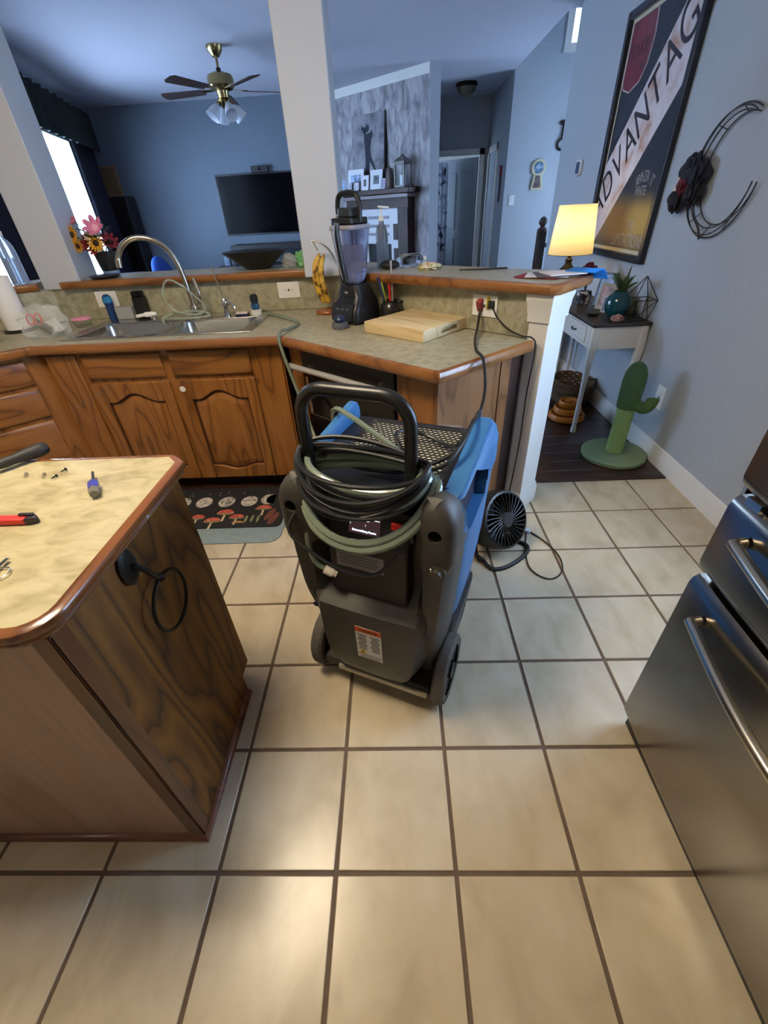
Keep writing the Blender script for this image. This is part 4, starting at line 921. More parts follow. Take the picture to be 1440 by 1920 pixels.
def pump_bottle(label, c, h, r, rz, mat):
    t = thing('pump_bottle', label, 'bottle', c, rz)
    M().lathe([(0, 0), (r, 0), (r*1.02, .006), (r, h*.55), (r*.8, h*.66), (r*.42, h*.72), (r*.40, h*.76), (0, h*.76)], n=24).obj('body', mat, t)
    M().lathe([(0, .003), (r*.9, .003), (r*.9, h*.42), (0, h*.42)], n=20).obj('liquid', plain('pale_gel', (196, 206, 214), .2, trans=.7, ior=1.3), t)
    M().lathe([(r*.46, h*.765), (r*.46, h*.83), (r*.18, h*.84), (r*.16, h*.95), (0, h*.955)], n=16).obj('collar', white_p, t)
    M().box((r*.45, 0, h*.975), (r*1.9, r*.55, h*.035), ry=6).obj('nozzle', white_p, t, bev=.003)
cb_ = plain('bottle_plastic', (226, 232, 240), .1, trans=.9, ior=1.2)
pump_bottle('tall clear pump bottle standing behind the blender', (.145, 2.50, LZ), .29, .034, 30, cb_)
pump_bottle('pale blue pump bottle beyond the left pillar', (-2.13, 2.62, LZ), .33, .045, 160, plain('blue_tint_bottle', (180, 200, 230), .15, trans=.5, ior=1.2))
bo = thing('black_bowl', 'wide angular black bowl on the bar ledge', 'bowl', (-.66, 2.77, LZ))
M().ring([[(x, y, z) for x, y in rrect(-a, -b, a, b, .03+.3*b, 4)] for z, a, b in ((0, .07, .06), (.006, .08, .07), (.095, .185, .15), (.10, .19, .155), (.098, .178, .143), (.012, .07, .06))]).obj('shell', black_p, bo)
tag(M().lathe([(0, 0), (.022, 0), (.024, .01), (0, .012)], (-.74, 2.70, LZ+.06), 14).obj('clay_cap', plain('clay_orange', (190, 110, 70), .6)), 'small clay coloured cap resting inside the black bowl', 'cap')
tag(blob((-.445, 2.72, LZ), .05, baggy, 'x', (.9, .7, .9), 5).obj('plastic_bag', plain('bag_grey_clear', (190, 194, 190), .2, alpha=.5)), 'small crumpled clear bag beside the black bowl', 'bag')
tag(blob((-.375, 2.74, LZ), .045, baggy, 'x', (.8, .7, 1.1), 8).obj('plastic_bag', plain('mint_bag', (112, 176, 112), .4)), 'small mint green bag against the middle pillar', 'bag')
bo2 = tag(M().ball((.185, 2.36, LZ+.022), .05, (1.1, .8, .44), 20, 12).obj('black_mitt', plain('black_rubber_pad', (24, 24, 27), .6)), 'flat black oval scrub pad behind the utensil crock', 'pad')
lb_ = thing('clear_bottle', 'empty clear bottle lying on the bar ledge', 'bottle', (.30, 2.43, LZ+.033))
mt = Matrix.Rotation(R(25), 4, 'Z') @ Matrix.Rotation(R(90), 4, 'Y')
M().lathe([(0, -.075), (.028, -.075), (.033, -.06), (.033, .045), (.026, .065), (.012, .078), (.012, .09), (0, .09)], n=20).xf(mt).obj('body', clear_m, lb_)
M().lathe([(.0135, .082), (.0135, .098), (0, .099)], n=14).xf(mt).obj('cap', white_p, lb_)
cw_ = thing('snack_packet', 'crumpled cream and red snack packet on the bar ledge', 'packet', (.40, 2.27, LZ))
blob((0, 0, 0), .042, white_p, 'x', (1.3, .8, .45), 11, .25).obj('wrapper', mottled('packet_print', [(168, 60, 44), (216, 200, 170), (226, 216, 190), (120, 140, 60)], 40, .4), cw_)
M().tri([(-.065, -.03, .0), (-.05, .03, 0), (-.03, -.035, .0), (-.045, 0, .035)], [(0, 1, 3), (1, 2, 3), (2, 0, 3), (0, 2, 1)]).obj('torn_flap', plain('olive_print', (136, 132, 50), .5), cw_)
tag(M().tube([(.54, 2.13, LZ+.005), (.66, 2.115, LZ+.005), (.775, 2.10, LZ+.006)], [.003, .0045, .005], 8).obj('wooden_stick', plain('dark_stick', (44, 38, 34), .6)), 'thin dark stick lying across the bar ledge', 'stick')
cols = [((140, 40, 60), 'dark red folded leaflet under the papers by the post'), ((206, 204, 208), 'white printed sheet in the paper pile by the post'), ((90, 88, 100), 'grey magazine in the paper pile by the post'), ((214, 206, 206), 'cream envelope on top of the paper pile by the post')]
for i, (cc, lb) in enumerate(cols):
    o = M().box((.855+.028*i, 1.80-.012*i, LZ+.002+.0045*i), (.19-.01*i, .13, .004), rz=-35+14*i).obj(('leaflet', 'paper_sheet', 'magazine', 'envelope')[i], plain('paper_%d' % i, cc, .6))
    tag(o, lb, 'paper', 'papers on the bar end')
bs_ = M(); pts = []
for i in range(9):
    t = i/8; pts.append((1.0+.10*t-.01*t*t, 1.735+.065*t, LZ+.0185+.012*math.sin(math.pi*t*.6)-.075*max(0, t-.55)**1.2*1.6))
sweepw = Vector((.045, -.05, 0))
for (a, b) in zip(pts[:-1], pts[1:]):
    a, b = Vector(a), Vector(b); bs_.quad(a-sweepw, a+sweepw, b+sweepw, b-sweepw)
tag(bs_.obj('blue_folder', plain('bright_blue_film', (40, 136, 226), .35), solid=.002), 'bright blue plastic folder drooping over the bar end', 'folder')
# second thin cord to the floor fan
fcord = thing('fan_cord', 'thin black cord running from the outlet down the white post', 'cord', (.66, 1.78, 1.03))
M().tube(spline([(.655, 1.79, 1.045), (.672, 1.755, 1.005), (.715, 1.70, .965), (.765, 1.645, .945), (.80, 1.600, .945), (.815, 1.585, .90), (.812, 1.60, .7), (.815, 1.605, .45), (.805, 1.60, .25), (.79, 1.59, .08), (.77, 1.54, .012), (.74, 1.48, .008)]), .0035, 8).obj('cable', cord_m, fcord, W=True)
M().box((.653, 1.793, 1.052), (.03, .026, .034), rz=-42).obj('plug', black_p, fcord, W=True, bev=.004)
M().box((.640, 1.800, 1.058), (.004, .03, .055), rz=-60).obj('yellow_tag', plain('yellow_tag', (220, 190, 70), .5), fcord, W=True)

# ------------------------------------------------------------------ floor: fan, mats
fan = thing('floor_fan', 'small black floor fan between the dehumidifier and white post', 'fan', (.675, 1.30, 0), 38)
def disc(prof, tilt, c, n=28): return M().lathe(prof, n=n).xf(Matrix.Translation(c) @ Matrix.Rotation(R(tilt), 4, 'X'))
FT, FC = 62, (0, 0, .185)
disc([(.128, -.075), (.142, -.06), (.146, .02), (.138, .052), (.128, .055), (.126, .05), (.132, .02), (.128, -.06), (.118, -.07)], FT, FC, 32).obj('housing', black_p, fan)
disc([(0, -.075), (.05, -.09), (.118, -.07), (.05, -.08)], FT, FC).obj('rear_cap', black_p, fan)
disc([(0, .05), (.034, .05), (.036, .058), (.03, .064), (0, .065)], FT, FC).obj('badge', plain('dark_badge', (40, 42, 46), .3), fan)
fm = Matrix.Translation(FC) @ Matrix.Rotation(R(FT), 4, 'X')
for i in range(30):
    a = 2*math.pi*i/30
    M().tube([fm @ Vector((r_*math.cos(a+tw), r_*math.sin(a+tw), .056)) for r_, tw in ((.034, 0), (.07, .12), (.10, .2), (.13, .26))], .0022, 4).obj('grille_spoke', black_p, fan)
for i in range(4):
    a = i*math.pi/2; m = M(); L = []
    for r_ in (.025, .07, .115):
        L.append([fm @ Vector((r_*math.cos(a+d), r_*math.sin(a+d), z)) for d, z in ((-.28, -.02), (0, .005), (.3, .025))])
    for p, q in zip(L[:-1], L[1:]):
        for k_ in range(2): m.quad(p[k_], p[k_+1], q[k_+1], q[k_])
    m.obj('blade', black_g, fan, solid=.002)
disc([(0, -.07), (.028, -.07), (.028, .03), (.015, .045), (0, .045)], FT, FC, 16).obj('motor', black_p, fan)
for s in (-1, 1):
    M().tube(spline([(s*.148, .0, .185), (s*.155, 0, .10), (s*.14, -.01, .03), (s*.12, -.03, .012)]), .012, 8).obj('bracket', black_p, fan)
M().tube(spline([(-.12, -.03, .012), (-.13, -.10, .010), (-.06, -.135, .010), (.06, -.135, .010), (.13, -.10, .010), (.12, -.03, .012)]), .010, 8).obj('base', black_p, fan)
M().tube(spline([(-.12, -.03, .012), (-.10, .06, .010), (0, .09, .010), (.10, .06, .010), (.12, -.03, .012)]), .010, 8).obj('base', black_p, fan)
M().tube(spline([(.73, 1.36, .08), (.80, 1.42, .02), (.86, 1.42, .006), (.83, 1.30, .006), (.81, 1.17, .006), (.835, 1.10, .006), (.89, 1.07, .006), (.95, 1.11, .006), (.975, 1.20, .006), (.955, 1.30, .006), (.90, 1.40, .006), (.83, 1.47, .008), (.77, 1.52, .010)]), .0035, 6).obj('cable', cord_m, fan, W=True)
M().box((.86, 1.425, .013), (.05, .022, .02), rz=-30).obj('cord_switch', plain('pale_cord_switch', (190, 200, 214), .4), fan, W=True, bev=.004)

bm_ = tag(M().prism(rrect(-1.45, 1.395, -.455, 1.86, .07, 6), 0.0015, .009).obj('floor_mat', plain('blue_grey_mat', (128, 142, 142), .85, var=.12, scale=60, bump=.1), bev=.002), 'plain blue grey mat lying half under the printed mat', 'mat')
mt_ = thing('floor_mat', 'black kitchen mat printed with moons and red mushrooms', 'mat', (-.95, 1.74, .0095))
M().prism(rrect(-1.42, 1.525, -.475, 1.945, .035, 5), .0095, .0155).obj('pad', plain('black_mat', (26, 26, 28), .8, bump=.1, scale=80), mt_, W=True, bev=.001)
MZ = .0158
def flat(pts, mat, name, dz=0): M().prism(pts, MZ+dz, MZ+.0006+dz).obj(name, mat, mt_, W=True, flat=True)
def ell(cx, cy, a, b, a0=0, a1=360, n=22, rot=0):
    return [(cx+a*math.cos(t)*math.cos(rot)-b*math.sin(t)*math.sin(rot), cy+a*math.cos(t)*math.sin(rot)+b*math.sin(t)*math.cos(rot)) for t in [R(a0+(a1-a0)*i/n) for i in range(n if a1-a0 == 360 else n+1)]]
moon_m = mottled('moon_print', [(96, 88, 82), (176, 166, 156), (206, 198, 188)], 45, .8)
for i, cx in enumerate((-1.28, -1.135, -1.0, -.86, -.72)): flat(ell(cx, 1.785, .05, .055), moon_m, 'moon')
flat(ell(-.60, 1.80, .05, .055, 70, 290)+[(x, y) for x, y in ell(-.575, 1.80, .042, .05, 285, 75)], moon_m, 'moon')
capm = mottled('mushroom_red', [(150, 40, 32), (188, 58, 46), (214, 150, 130)], 90, .8); stm = plain('mushroom_stem', (196, 180, 140), .8); und = plain('mushroom_gill', (130, 116, 80), .8)
for cx, cy, s in ((-1.25, 1.60, .9), (-1.12, 1.63, 1), (-.985, 1.62, 1), (-.885, 1.585, 1.1), (-.83, 1.66, 1.15), (-.75, 1.615, 1.0), (-.61, 1.70, 1.05)):
    flat([(cx-.005*s, cy-.065*s), (cx+.007*s, cy-.065*s), (cx+.005*s, cy), (cx-.005*s, cy)], stm, 'mushroom_stem')
    flat(ell(cx, cy, .045*s, .012*s), und, 'mushroom_gill', .0004)
    flat(ell(cx, cy+.004*s, .043*s, .03*s, 0, 180), capm, 'mushroom_cap', .0009)
for cx, cy in ((-.69, 1.60), (-.655, 1.605), (-.62, 1.60)): flat(ell(cx, cy, .008, .035), plain('pale_green_print', (120, 126, 84), .8), 'fern_print')
for cx, cy in ((-.56, 1.64), (-.53, 1.60)): flat(ell(cx, cy, .02, .06, rot=-.3), plain('rust_fern_print', (104, 58, 40), .8), 'fern_print')
flat(ell(-.73, 1.565, .035, .018, 0, 180), plain('tan_print', (176, 128, 76), .8), 'mushroom_cap', .0004)
random.seed(3)
for i in range(16):
    cx, cy = random.uniform(-1.3, -.52), random.choice((1.875, 1.86, 1.70, 1.715, 1.885)); flat([(cx, cy-.008), (cx+.0025, cy), (cx, cy+.008), (cx-.0025, cy)], stm, 'star')

# ------------------------------------------------------------------ on the island
IZ = .9335
s1 = thing('screwdriver', 'screwdriver with a fat black handle on the island', 'screwdriver', (-.79, .625, IZ+.019), 55)
def along(prof, n=14): return M().lathe(prof, n=n).xf(Matrix.Rotation(R(90), 4, 'Y'))
along([(0, -.062), (.011, -.06), (.0135, -.04), (.0125, -.02), (.016, .01), (.018, .04), (.016, .056), (.009, .063), (0, .064)]).obj('handle', plain('black_rubber_grip', (34, 34, 34), .6), s1)
along([(0, -.16), (.0035, -.16), (.0035, -.062), (0, -.062)], 10).obj('shaft', nickel, s1)
s1.rotation_euler = (0, 0, R(55))
s2 = thing('screwdriver', 'stubby screwdriver with a clear blue handle on the island', 'screwdriver', (-.505, .465, IZ+.0125), -58)
along([(0, -.026), (.009, -.026), (.0115, -.018), (.0118, .030), (.009, .034), (0, .034)], 6).obj('handle', plain('clear_handle', (150, 146, 130), .15, trans=.4, ior=1.3), s2)
along([(.0121, -.022), (.0123, -.022), (.0123, .012), (.0121, .012)], 6).obj('blue_sleeve', plain('violet_blue', (70, 72, 160), .25), s2)
along([(0, -.085), (.0032, -.085), (.0032, -.026), (0, -.026)], 8).obj('shaft', plain('worn_steel', (120, 112, 104), .35, 1), s2)
sp_ = [((-.735, .555), (190, 186, 176), 'shiny flat screw beside the black screwdriver handle'), ((-.685, .55), (196, 190, 180), 'shiny flat screw between the other screws on the island'), ((-.648, .54), (44, 40, 38), 'black screw lying head up on the island'), ((-.645, .572), (46, 42, 40), 'black screw pointing away on the island')]
for (x, y), c, lb in sp_:
    t = thing('screw', lb, 'screw', (x, y, IZ+.0045), 100 if c[0] > 100 else 70, 'screws on the island')
    mt2 = plain('screw_%d' % c[0], c, .3, .9)
    along([(0, 0), (.0046, 0), (.0042, .0018), (0, .0024)], 10).obj('head', mt2, t); along([(0, -.014), (.0008, -.014), (.0019, -.009), (.0019, 0), (0, 0)], 8).obj('shank', mt2, t)
kn = thing('utility_knife', 'red utility knife with a dark end on the island', 'knife', (-.63, .352, IZ), 0)
M().prism([(-.09, -.011), (.044, -.010), (.044, .010), (-.09, .011)], 0, .014).obj('body', plain('coral_red', (226, 58, 52), .4), kn, bev=.003)
M().prism([(.0445, -.011), (.066, -.005), (.070, .001), (.058, .011), (.0445, .011)], 0, .015).obj('nose', plain('dark_plum_plastic', (40, 36, 42), .4), kn, bev=.003)
M().bb((.026, .002, .0145), (.058, .0105, .019)).obj('slider', plain('dark_plum_plastic', (40, 36, 42), .4), kn, bev=.002)
gl = thing('key_bunch', 'silver keys with a black fob on the island', 'keys', (-.545, .17, IZ))
M().prism(rrect(-.03, -.025, .03, .012, .012), 0, .012).obj('fob', black_g, gl, bev=.003)
M().tube([(.02+.016*math.cos(a), .022+.016*math.sin(a), .003) for a in [2*math.pi*i/20 for i in range(20)]], .0014, 6, closed=True).obj('key_ring', chrome, gl)
M().bb((-.02, .018, 0), (.012, .026, .003)).obj('key', brass, gl); M().bb((.004, .03, .0035), (.012, .06, .0065)).obj('key', chrome, gl)

# ------------------------------------------------------------------ right wall
wx = 1.859
ps = thing('wall_poster', 'tall framed poster with a diagonal white lettered band', 'poster', (wx, 3.40, 1.05), -90)
fw = .045; W2_, H2 = .5, 1.36
frm = plain('blue_black_frame', (30, 34, 44), .3)
for a, b in (((-W2_, -.035, 0), (-W2_+fw, -.0005, H2)), ((W2_-fw, -.035, 0), (W2_, -.0005, H2)), ((-W2_+fw, -.035, 0), (W2_-fw, -.0005, fw)), ((-W2_+fw, -.035, H2-fw), (W2_-fw, -.0005, H2))):
    M().bb(a, b).obj('frame_rail', frm, ps, bev=.004)
M().bb((-W2_+fw, -.008, fw), (W2_-fw, -.001, H2-fw)).obj('mount', plain('cream_mount', (196, 188, 160), .7), ps)
k = NT('poster_print'); tc = k.n('ShaderNodeTexCoord'); sx = k.n('ShaderNodeSeparateXYZ'); k.l(tc.outputs['Object'], sx.inputs[0])
nz = k.n('ShaderNodeTexNoise'); nz.inputs['Scale'].default_value = 9; nz.inputs['Detail'].default_value = 6; k.l(tc.outputs['Object'], nz.inputs['Vector'])
ma = k.n('ShaderNodeMath', operation='MULTIPLY_ADD'); ma.inputs[1].default_value = .08; k.l(nz.outputs[0], ma.inputs[0]); k.l(sx.outputs[2], ma.inputs[2])
k.l(k.ramp(ma.outputs[0], [(.08, srgb(74, 64, 50)), (.18, srgb(120, 100, 56)), (.34, srgb(130, 108, 58)), (.44, srgb(44, 46, 54)), (1, srgb(30, 34, 46))]), k.b.inputs['Base Color']); k.b.inputs['Roughness'].default_value = .3
a0, b0 = fw+.022, fw+.022
M().bb((-W2_+a0, -.0095, b0), (W2_-a0, -.0082, H2-b0)).obj('print', k.m, ps)
def clipband(lo, hi, y0, y1, mat, name):
    x0, x1, z0, z1 = -W2_+a0, W2_-a0, b0, H2-b0
    pts = []
    # polygon of lo <= z-x <= hi inside the print
    from itertools import product
    def inside(p, f): return f(p) >= -1e-9
    poly = [(x0, z0), (x1, z0), (x1, z1), (x0, z1)]
    for f in (lambda p: p[1]-p[0]-lo, lambda p: hi-p[1]+p[0]):
        out = []
        for i in range(len(poly)):
            p, q = poly[i], poly[(i+1) % len(poly)]; fp, fq = f(p), f(q)
            if fp >= 0: out.append(p)
            if fp*fq < 0: t = fp/(fp-fq); out.append((p[0]+(q[0]-p[0])*t, p[1]+(q[1]-p[1])*t))
        poly = out
    M().prismY(poly, y0, y1).obj(name, mat, ps, flat=True)
bandm = mottled('band_print', [(176, 130, 104), (206, 196, 200), (214, 208, 212)], 7, .3)
clipband(.46, 1.0, -.0105, -.0096, bandm, 'white_band')
pink = plain('poster_ink', (38, 30, 40), .4)
Xr = Matrix.Rotation(R(90), 4, 'X')
for i, ch in enumerate('ADVANTAG'):
    f = i/7; x, z = -.43+.75*f, .325+.80*f
    text_part(ch, .28+.04*f, pink, ps, Matrix.Translation((x, -.0112, z)) @ Xr @ Matrix.Rotation(R(45), 4, 'Z'), sx=.72)
red = mottled('shield_print', [(70, 20, 30), (112, 26, 38), (126, 34, 46)], 12, .3)
oval = [(-.10, 1.29), (-.075, 1.18), (-.10, 1.05), (-.17, .975), (-.30, .94), (-.41, .97), (-.432, 1.01), (-.432, 1.29)]
M().prismY(oval, -.0105, -.0096).obj('shield_border', plain('cream_ink', (186, 170, 168), .5), ps, flat=True)
M().prismY([(-.28+(x+.28)*.93, 1.10+(z-1.10)*.95) if z < 1.28 else (-.28+(x+.28)*.93, z) for x, z in oval], -.0114, -.0106).obj('shield', red, ps, flat=True)
text_part('TAKE', .10, plain('dark_red_ink', (60, 16, 24), .4), ps, Matrix.Translation((-.26, -.0118, 1.14)) @ Xr)
gi = plain('grey_ink', (150, 148, 150), .5)
for i, ch in enumerate('ABANDON IT'):
    a = R(118-61*i/9*.95); text_part(ch, .085, gi, ps, Matrix.Translation((.24+.215*math.cos(a), -.0100, .255+.215*math.sin(a))) @ Xr @ Matrix.Rotation(a-math.pi/2, 4, 'Z'), sx=.6)
text_part('WHITE', .075, gi, ps, Matrix.Translation((.22, -.0100, .395)) @ Xr, sx=.62)
text_part('THE', .08, gi, ps, Matrix.Translation((.20, -.0100, .205)) @ Xr, sx=.6)
text_part('LIMITATIONS', .11, gi, ps, Matrix.Translation((.19, -.0100, .115)) @ Xr, sx=.72)

mw = thing('moon_wreath', 'black wire crescent wreath with dark and red flowers', 'wreath', (wx, 2.34, 1.49), -90)
wire_m = plain('black_wire', (34, 30, 30), .5)
def crescent(r0, off, a0, a1, y): return [(off[0]+r0*math.cos(R(a)), y, off[1]+r0*math.sin(R(a))) for a in [a0+(a1-a0)*i/36 for i in range(37)]]
for r0, off, a0, a1, y in ((.262, (0, 0), 63, 352, -.012), (.25, (.006, .002), 63, 352, -.03), (.215, (.052, .012), 72, 345, -.012), (.225, (.04, .008), 70, 348, -.034)):
    M().tube(crescent(r0, off, a0, a1, y), .003, 6).obj('wire', wire_m, mw)
for a in (95, 130, 230, 265, 300):
    M().tube([(.262*math.cos(R(a)), -.012, .262*math.sin(R(a))), (.052+.215*math.cos(R(a)), -.012, .012+.215*math.sin(R(a)))], .0025, 6).obj('cross_wire', wire_m, mw)
M().tube(spline([(-.17, -.02, -.10), (-.13, -.03, -.16), (-.06, -.02, -.22), (-.02, -.02, -.27)]), .005, 6).obj('twig', wire_m, mw)
def bloom(parent, c, r, col, name, seed):
    random.seed(seed); pm_ = plain('bloom_%d_%d_%d' % col, col, .85); m = M()
    for ringi, (n, rr, zz) in enumerate(((6, 1, -.1), (5, .72, -.35), (4, .42, -.55))):
        for i in range(n):
            a = 2*math.pi*i/n+ringi*.6+random.uniform(-.15, .15)
            m.ball((c[0]+r*rr*.6*math.cos(a), c[1]+r*zz, c[2]+r*rr*.6*math.sin(a)), r*.48*(.6+.4*rr), (1, .35, 1), 8, 6, rz=random.uniform(-30, 30))
    return m.obj(name, pm_, parent)
bloom(mw, (-.235, -.03, .025), .085, (18, 20, 36), 'dark_bloom', 1); bloom(mw, (-.165, -.03, .01), .075, (20, 20, 34), 'dark_bloom', 2)
bloom(mw, (-.30, -.03, -.09), .075, (14, 12, 16), 'dark_bloom', 3); bloom(mw, (-.235, -.055, -.03), .055, (84, 14, 26), 'red_bloom', 4); bloom(mw, (-.16, -.03, -.06), .07, (20, 18, 22), 'dark_bloom', 5)
for c, r in (((-.30, -.07, -.05), .022), ((-.275, -.075, -.005), .014), ((-.20, -.07, -.005), .013)):
    M().ball(c, r, (1.3, .4, .8), 10, 6).obj('pale_petal', plain('cream_petal', (206, 194, 170), .7), mw)

th = thing('thermostat', 'rounded white thermostat on the wall beyond the poster', 'thermostat', (wx, 4.42, 1.635), -90)
M().prismY(rrect(-.06, -.055, .06, .055, .03, 5), -.022, -.0005).obj('case', white_p, th, bev=.006)
M().prismY(rrect(-.04, -.042, .04, .042, .02, 5), -.026, -.022).obj('display', plain('dim_display', (60, 78, 104), .2), th)
ro = plate('white wall outlet low behind the green cactus', (wx, 2.262, .385), -90, 'h'); 
for ch in ro.children: ch.data.transform(Matrix.Rotation(R(90), 4, 'Y'))

# ------------------------------------------------------------------ console table and its things
TX, TY, TZ = 1.672, 3.17, .762
tb = thing('console_table', 'white console table with dark top and curved legs', 'table', (TX, TY, 0), -90)
twh = plain('table_white', (206, 204, 200), .5); L2, D2 = .575, .175
M().prism([(-L2-.015, -D2-.015), (L2+.015, -D2-.015), (L2+.015, D2+.01), (-L2-.015, D2+.01)], .740, .761).obj('top', plain('dark_table_top', (44, 38, 34), .35, var=.15, scale=20), tb, bev=.006)
for y0, y1 in ((-D2, -D2+.018), (D2-.018, D2)): M().bb((-L2+.05, y0, .60), (L2-.05, y1, .739)).obj('apron', twh, tb)
for x0, x1 in ((-L2, -L2+.018), (L2-.018, L2)): M().bb((x0, -D2+.04, .60), (x1, D2-.04, .739)).obj('apron', twh, tb)
for x in (-.27, .27):
    d = M().bb((x-.20, -D2-.008, .625), (x+.20, -D2-.0005, .725)).obj('drawer_front', twh, tb, bev=.003)
    M().tube(spline([(x-.035, -D2-.008, .675), (x-.02, -D2-.022, .670), (x+.02, -D2-.022, .670), (x+.035, -D2-.008, .675)]), .005, 8).obj('pull', plain('dark_pull', (40, 38, 36), .4, .5), d)
for sx_ in (-1, 1):
    for sy_ in (-1, 1):
        px, py = sx_*(L2-.022), sy_*(D2-.022)
        rr = []
        for z, off, r_ in ((.739, 0, .026), (.66, .004, .028), (.58, .010, .026), (.48, .004, .020), (.32, -.012, .015), (.15, -.016, .0135), (.05, -.006, .014), (.02, .006, .018), (0, .008, .019)):
            cx, cy = px+sx_*off, py+sy_*off*.4
            rr.append([(cx+r_*a, cy+r_*b, z) for a, b in rrect(-1, -1, 1, 1, .5, 2)])
        M().ring(rr[::-1]).obj('leg', twh, tb)

lp = thing('table_lamp', 'lit table lamp with a cream drum shade', 'lamp', (1.575, 3.50, TZ))
M().lathe([(0, 0), (.07, 0), (.072, .012), (.05, .03), (.045, .06), (.062, .10), (.07, .16), (.06, .21), (.03, .24), (.022, .26), (.03, .275), (.014, .29), (.012, .36), (0, .36)], n=28).obj('base', plain('dark_bronze', (58, 48, 36), .3, .7), lp)
k = NT('lamp_shade'); k.b.inputs['Base Color'].default_value = srgb(238, 220, 176); k.b.inputs['Roughness'].default_value = .9
trn = k.n('ShaderNodeBsdfTranslucent'); trn.inputs[0].default_value = srgb(246, 226, 170); mx = k.n('ShaderNodeMixShader'); mx.inputs[0].default_value = .6
out = k.t.nodes['Material Output']; k.l(k.b.outputs[0], mx.inputs[1]); k.l(trn.outputs[0], mx.inputs[2]); k.l(mx.outputs[0], out.inputs[0])
M().lathe([(.162, .315), (.132, .625)], n=40, caps=False).obj('shade', k.m, lp)
M().tube([(.163*math.cos(a), .163*math.sin(a), .315) for a in [2*math.pi*i/32 for i in range(32)]], .002, 6, closed=True).obj('shade_ring', brass, lp)
M().ball((0, 0, .43), .028, (1, 1, 1.3), 12, 8).obj('bulb', plain('lamp_bulb', (255, 236, 190), .5, emit=((255, 222, 160), 12)), lp)
ld = bpy.data.lights.new('lamp_bulb_light', 'POINT'); ld.energy = LAMP_LIGHT; ld.color = (1, .86, .64); ld.shadow_soft_size = .03
lo_ = bpy.data.objects.new('lamp_bulb_light', ld); COL.objects.link(lo_); lo_.parent = lp; lo_.location = (0, 0, .50)

oc = thing('flower_pot', 'black and white spotted pot with dark red flowers', 'pot', (1.66, 3.28, TZ))
M().lathe([(0, 0), (.045, 0), (.055, .05), (.05, .085), (.044, .085), (.04, .01), (0, .01)], n=24).obj('pot', mottled('spotted_glaze', [(20, 20, 24), (30, 28, 30), (216, 212, 206)], 22, .4, detail=1), oc)
for i in range(5):
    a = i*1.3; c = Vector((.03*math.cos(a), .03*math.sin(a), .22+.02*(i % 2)))
    M().tube([(0, 0, .07), tuple(c*.6+Vector((0, 0, .05))), tuple(c)], .003, 6).obj('stem', plain('stem_dark', (40, 44, 30), .6), oc)
    bloom(oc, tuple(c+Vector((0, -.01, 0))), .035, (92, 20, 40), 'dark_red_bloom', 20+i)
def frame(name, label, c, rz, w_, h, fcol, pcol, lean=12, fwid=.012, grp=None, mount=None):
    t = thing(name, label, 'frame', c, rz, grp); mm = Matrix.Rotation(R(-lean), 4, 'X')
    fm_ = plain('frame_%d_%d_%d' % fcol, fcol, .45)
    m = M()
    for a, b in (((-w_/2, -.006, 0), (-w_/2+fwid, .006, h)), ((w_/2-fwid, -.006, 0), (w_/2, .006, h)), ((-w_/2+fwid, -.006, 0), (w_/2-fwid, .006, fwid)), ((-w_/2+fwid, -.006, h-fwid), (w_/2-fwid, .006, h))): m.bb(a, b)
    m.xf(mm).obj('frame', fm_, t)
    if mount:
        M().bb((-w_/2+fwid, -.003, fwid), (w_/2-fwid, .004, h-fwid)).xf(mm).obj('mount', plain('mount_white', (220, 222, 226), .6), t)
        g = mount; M().bb((-w_/2+g, -.0042, g), (w_/2-g, -.0031, h-g)).xf(mm).obj('picture', mottled('photo_%d_%d_%d' % pcol, [tuple(int(x*.5) for x in pcol), pcol, tuple(min(255, int(x*1.3)) for x in pcol)], 14, .3), t)
    else:
        M().bb((-w_/2+fwid, -.003, fwid), (w_/2-fwid, .004, h-fwid)).xf(mm).obj('picture', mottled('photo_%d_%d_%d' % pcol, [tuple(int(x*.5) for x in pcol), pcol, tuple(min(255, int(x*1.3)) for x in pcol)], 14, .3), t)
    M().tri([(-.01, .012, h*.6), (.01, .012, h*.6), (0, h*.17+.012, 0)], [(0, 1, 2)]).obj('easel_leg', black_p, t, solid=.003)
    return t
frame('photo_frame', 'tall dark photo frame with a blue picture on the console table', (1.735, 3.13, TZ), -62, .14, .22, (52, 44, 46), (110, 128, 158), 10)
frame('photo_frame', 'tan wooden photo frame with a pink picture on the console table', (1.72, 2.985, TZ), -58, .19, .17, (150, 134, 104), (160, 118, 106), 12, .02)
frame('photo_frame', 'small dark chalk frame before the tan photo frame', (1.685, 2.915, TZ), -60, .075, .10, (176, 170, 164), (50, 52, 70), 8, .008)
bk = thing('book_stack', 'woven tan keepsake box beside the teal vase', 'box', (1.795, 2.875, TZ)); bk['category'] = 'box'; bk.name = 'woven_box'
M().bb((-.03, -.05, 0), (.04, .06, .085)).obj('body', mottled('woven_tan', [(84, 72, 44), (128, 112, 72), (150, 132, 90)], 60, .8, stretch=(1, 1, 3)), bk, bev=.004)
M().bb((-.033, -.053, .0855), (.043, .063, .098)).obj('lid', plain('woven_lid', (120, 104, 66), .8), bk, bev=.003)
tv_ = thing('teal_vase', 'round glossy teal vase with a spiky green plant', 'vase', (1.69, 2.765, TZ))
M().lathe([(0, 0), (.04, 0), (.07, .03), (.082, .075), (.074, .12), (.05, .15), (.042, .16), (.036, .158), (.06, .11), (0, .02)], n=28).obj('pot', plain('teal_glaze', (8, 66, 76), .12, coat=.4), tv_)
gp = plain('plant_green', (58, 82, 44), .6)
random.seed(11)
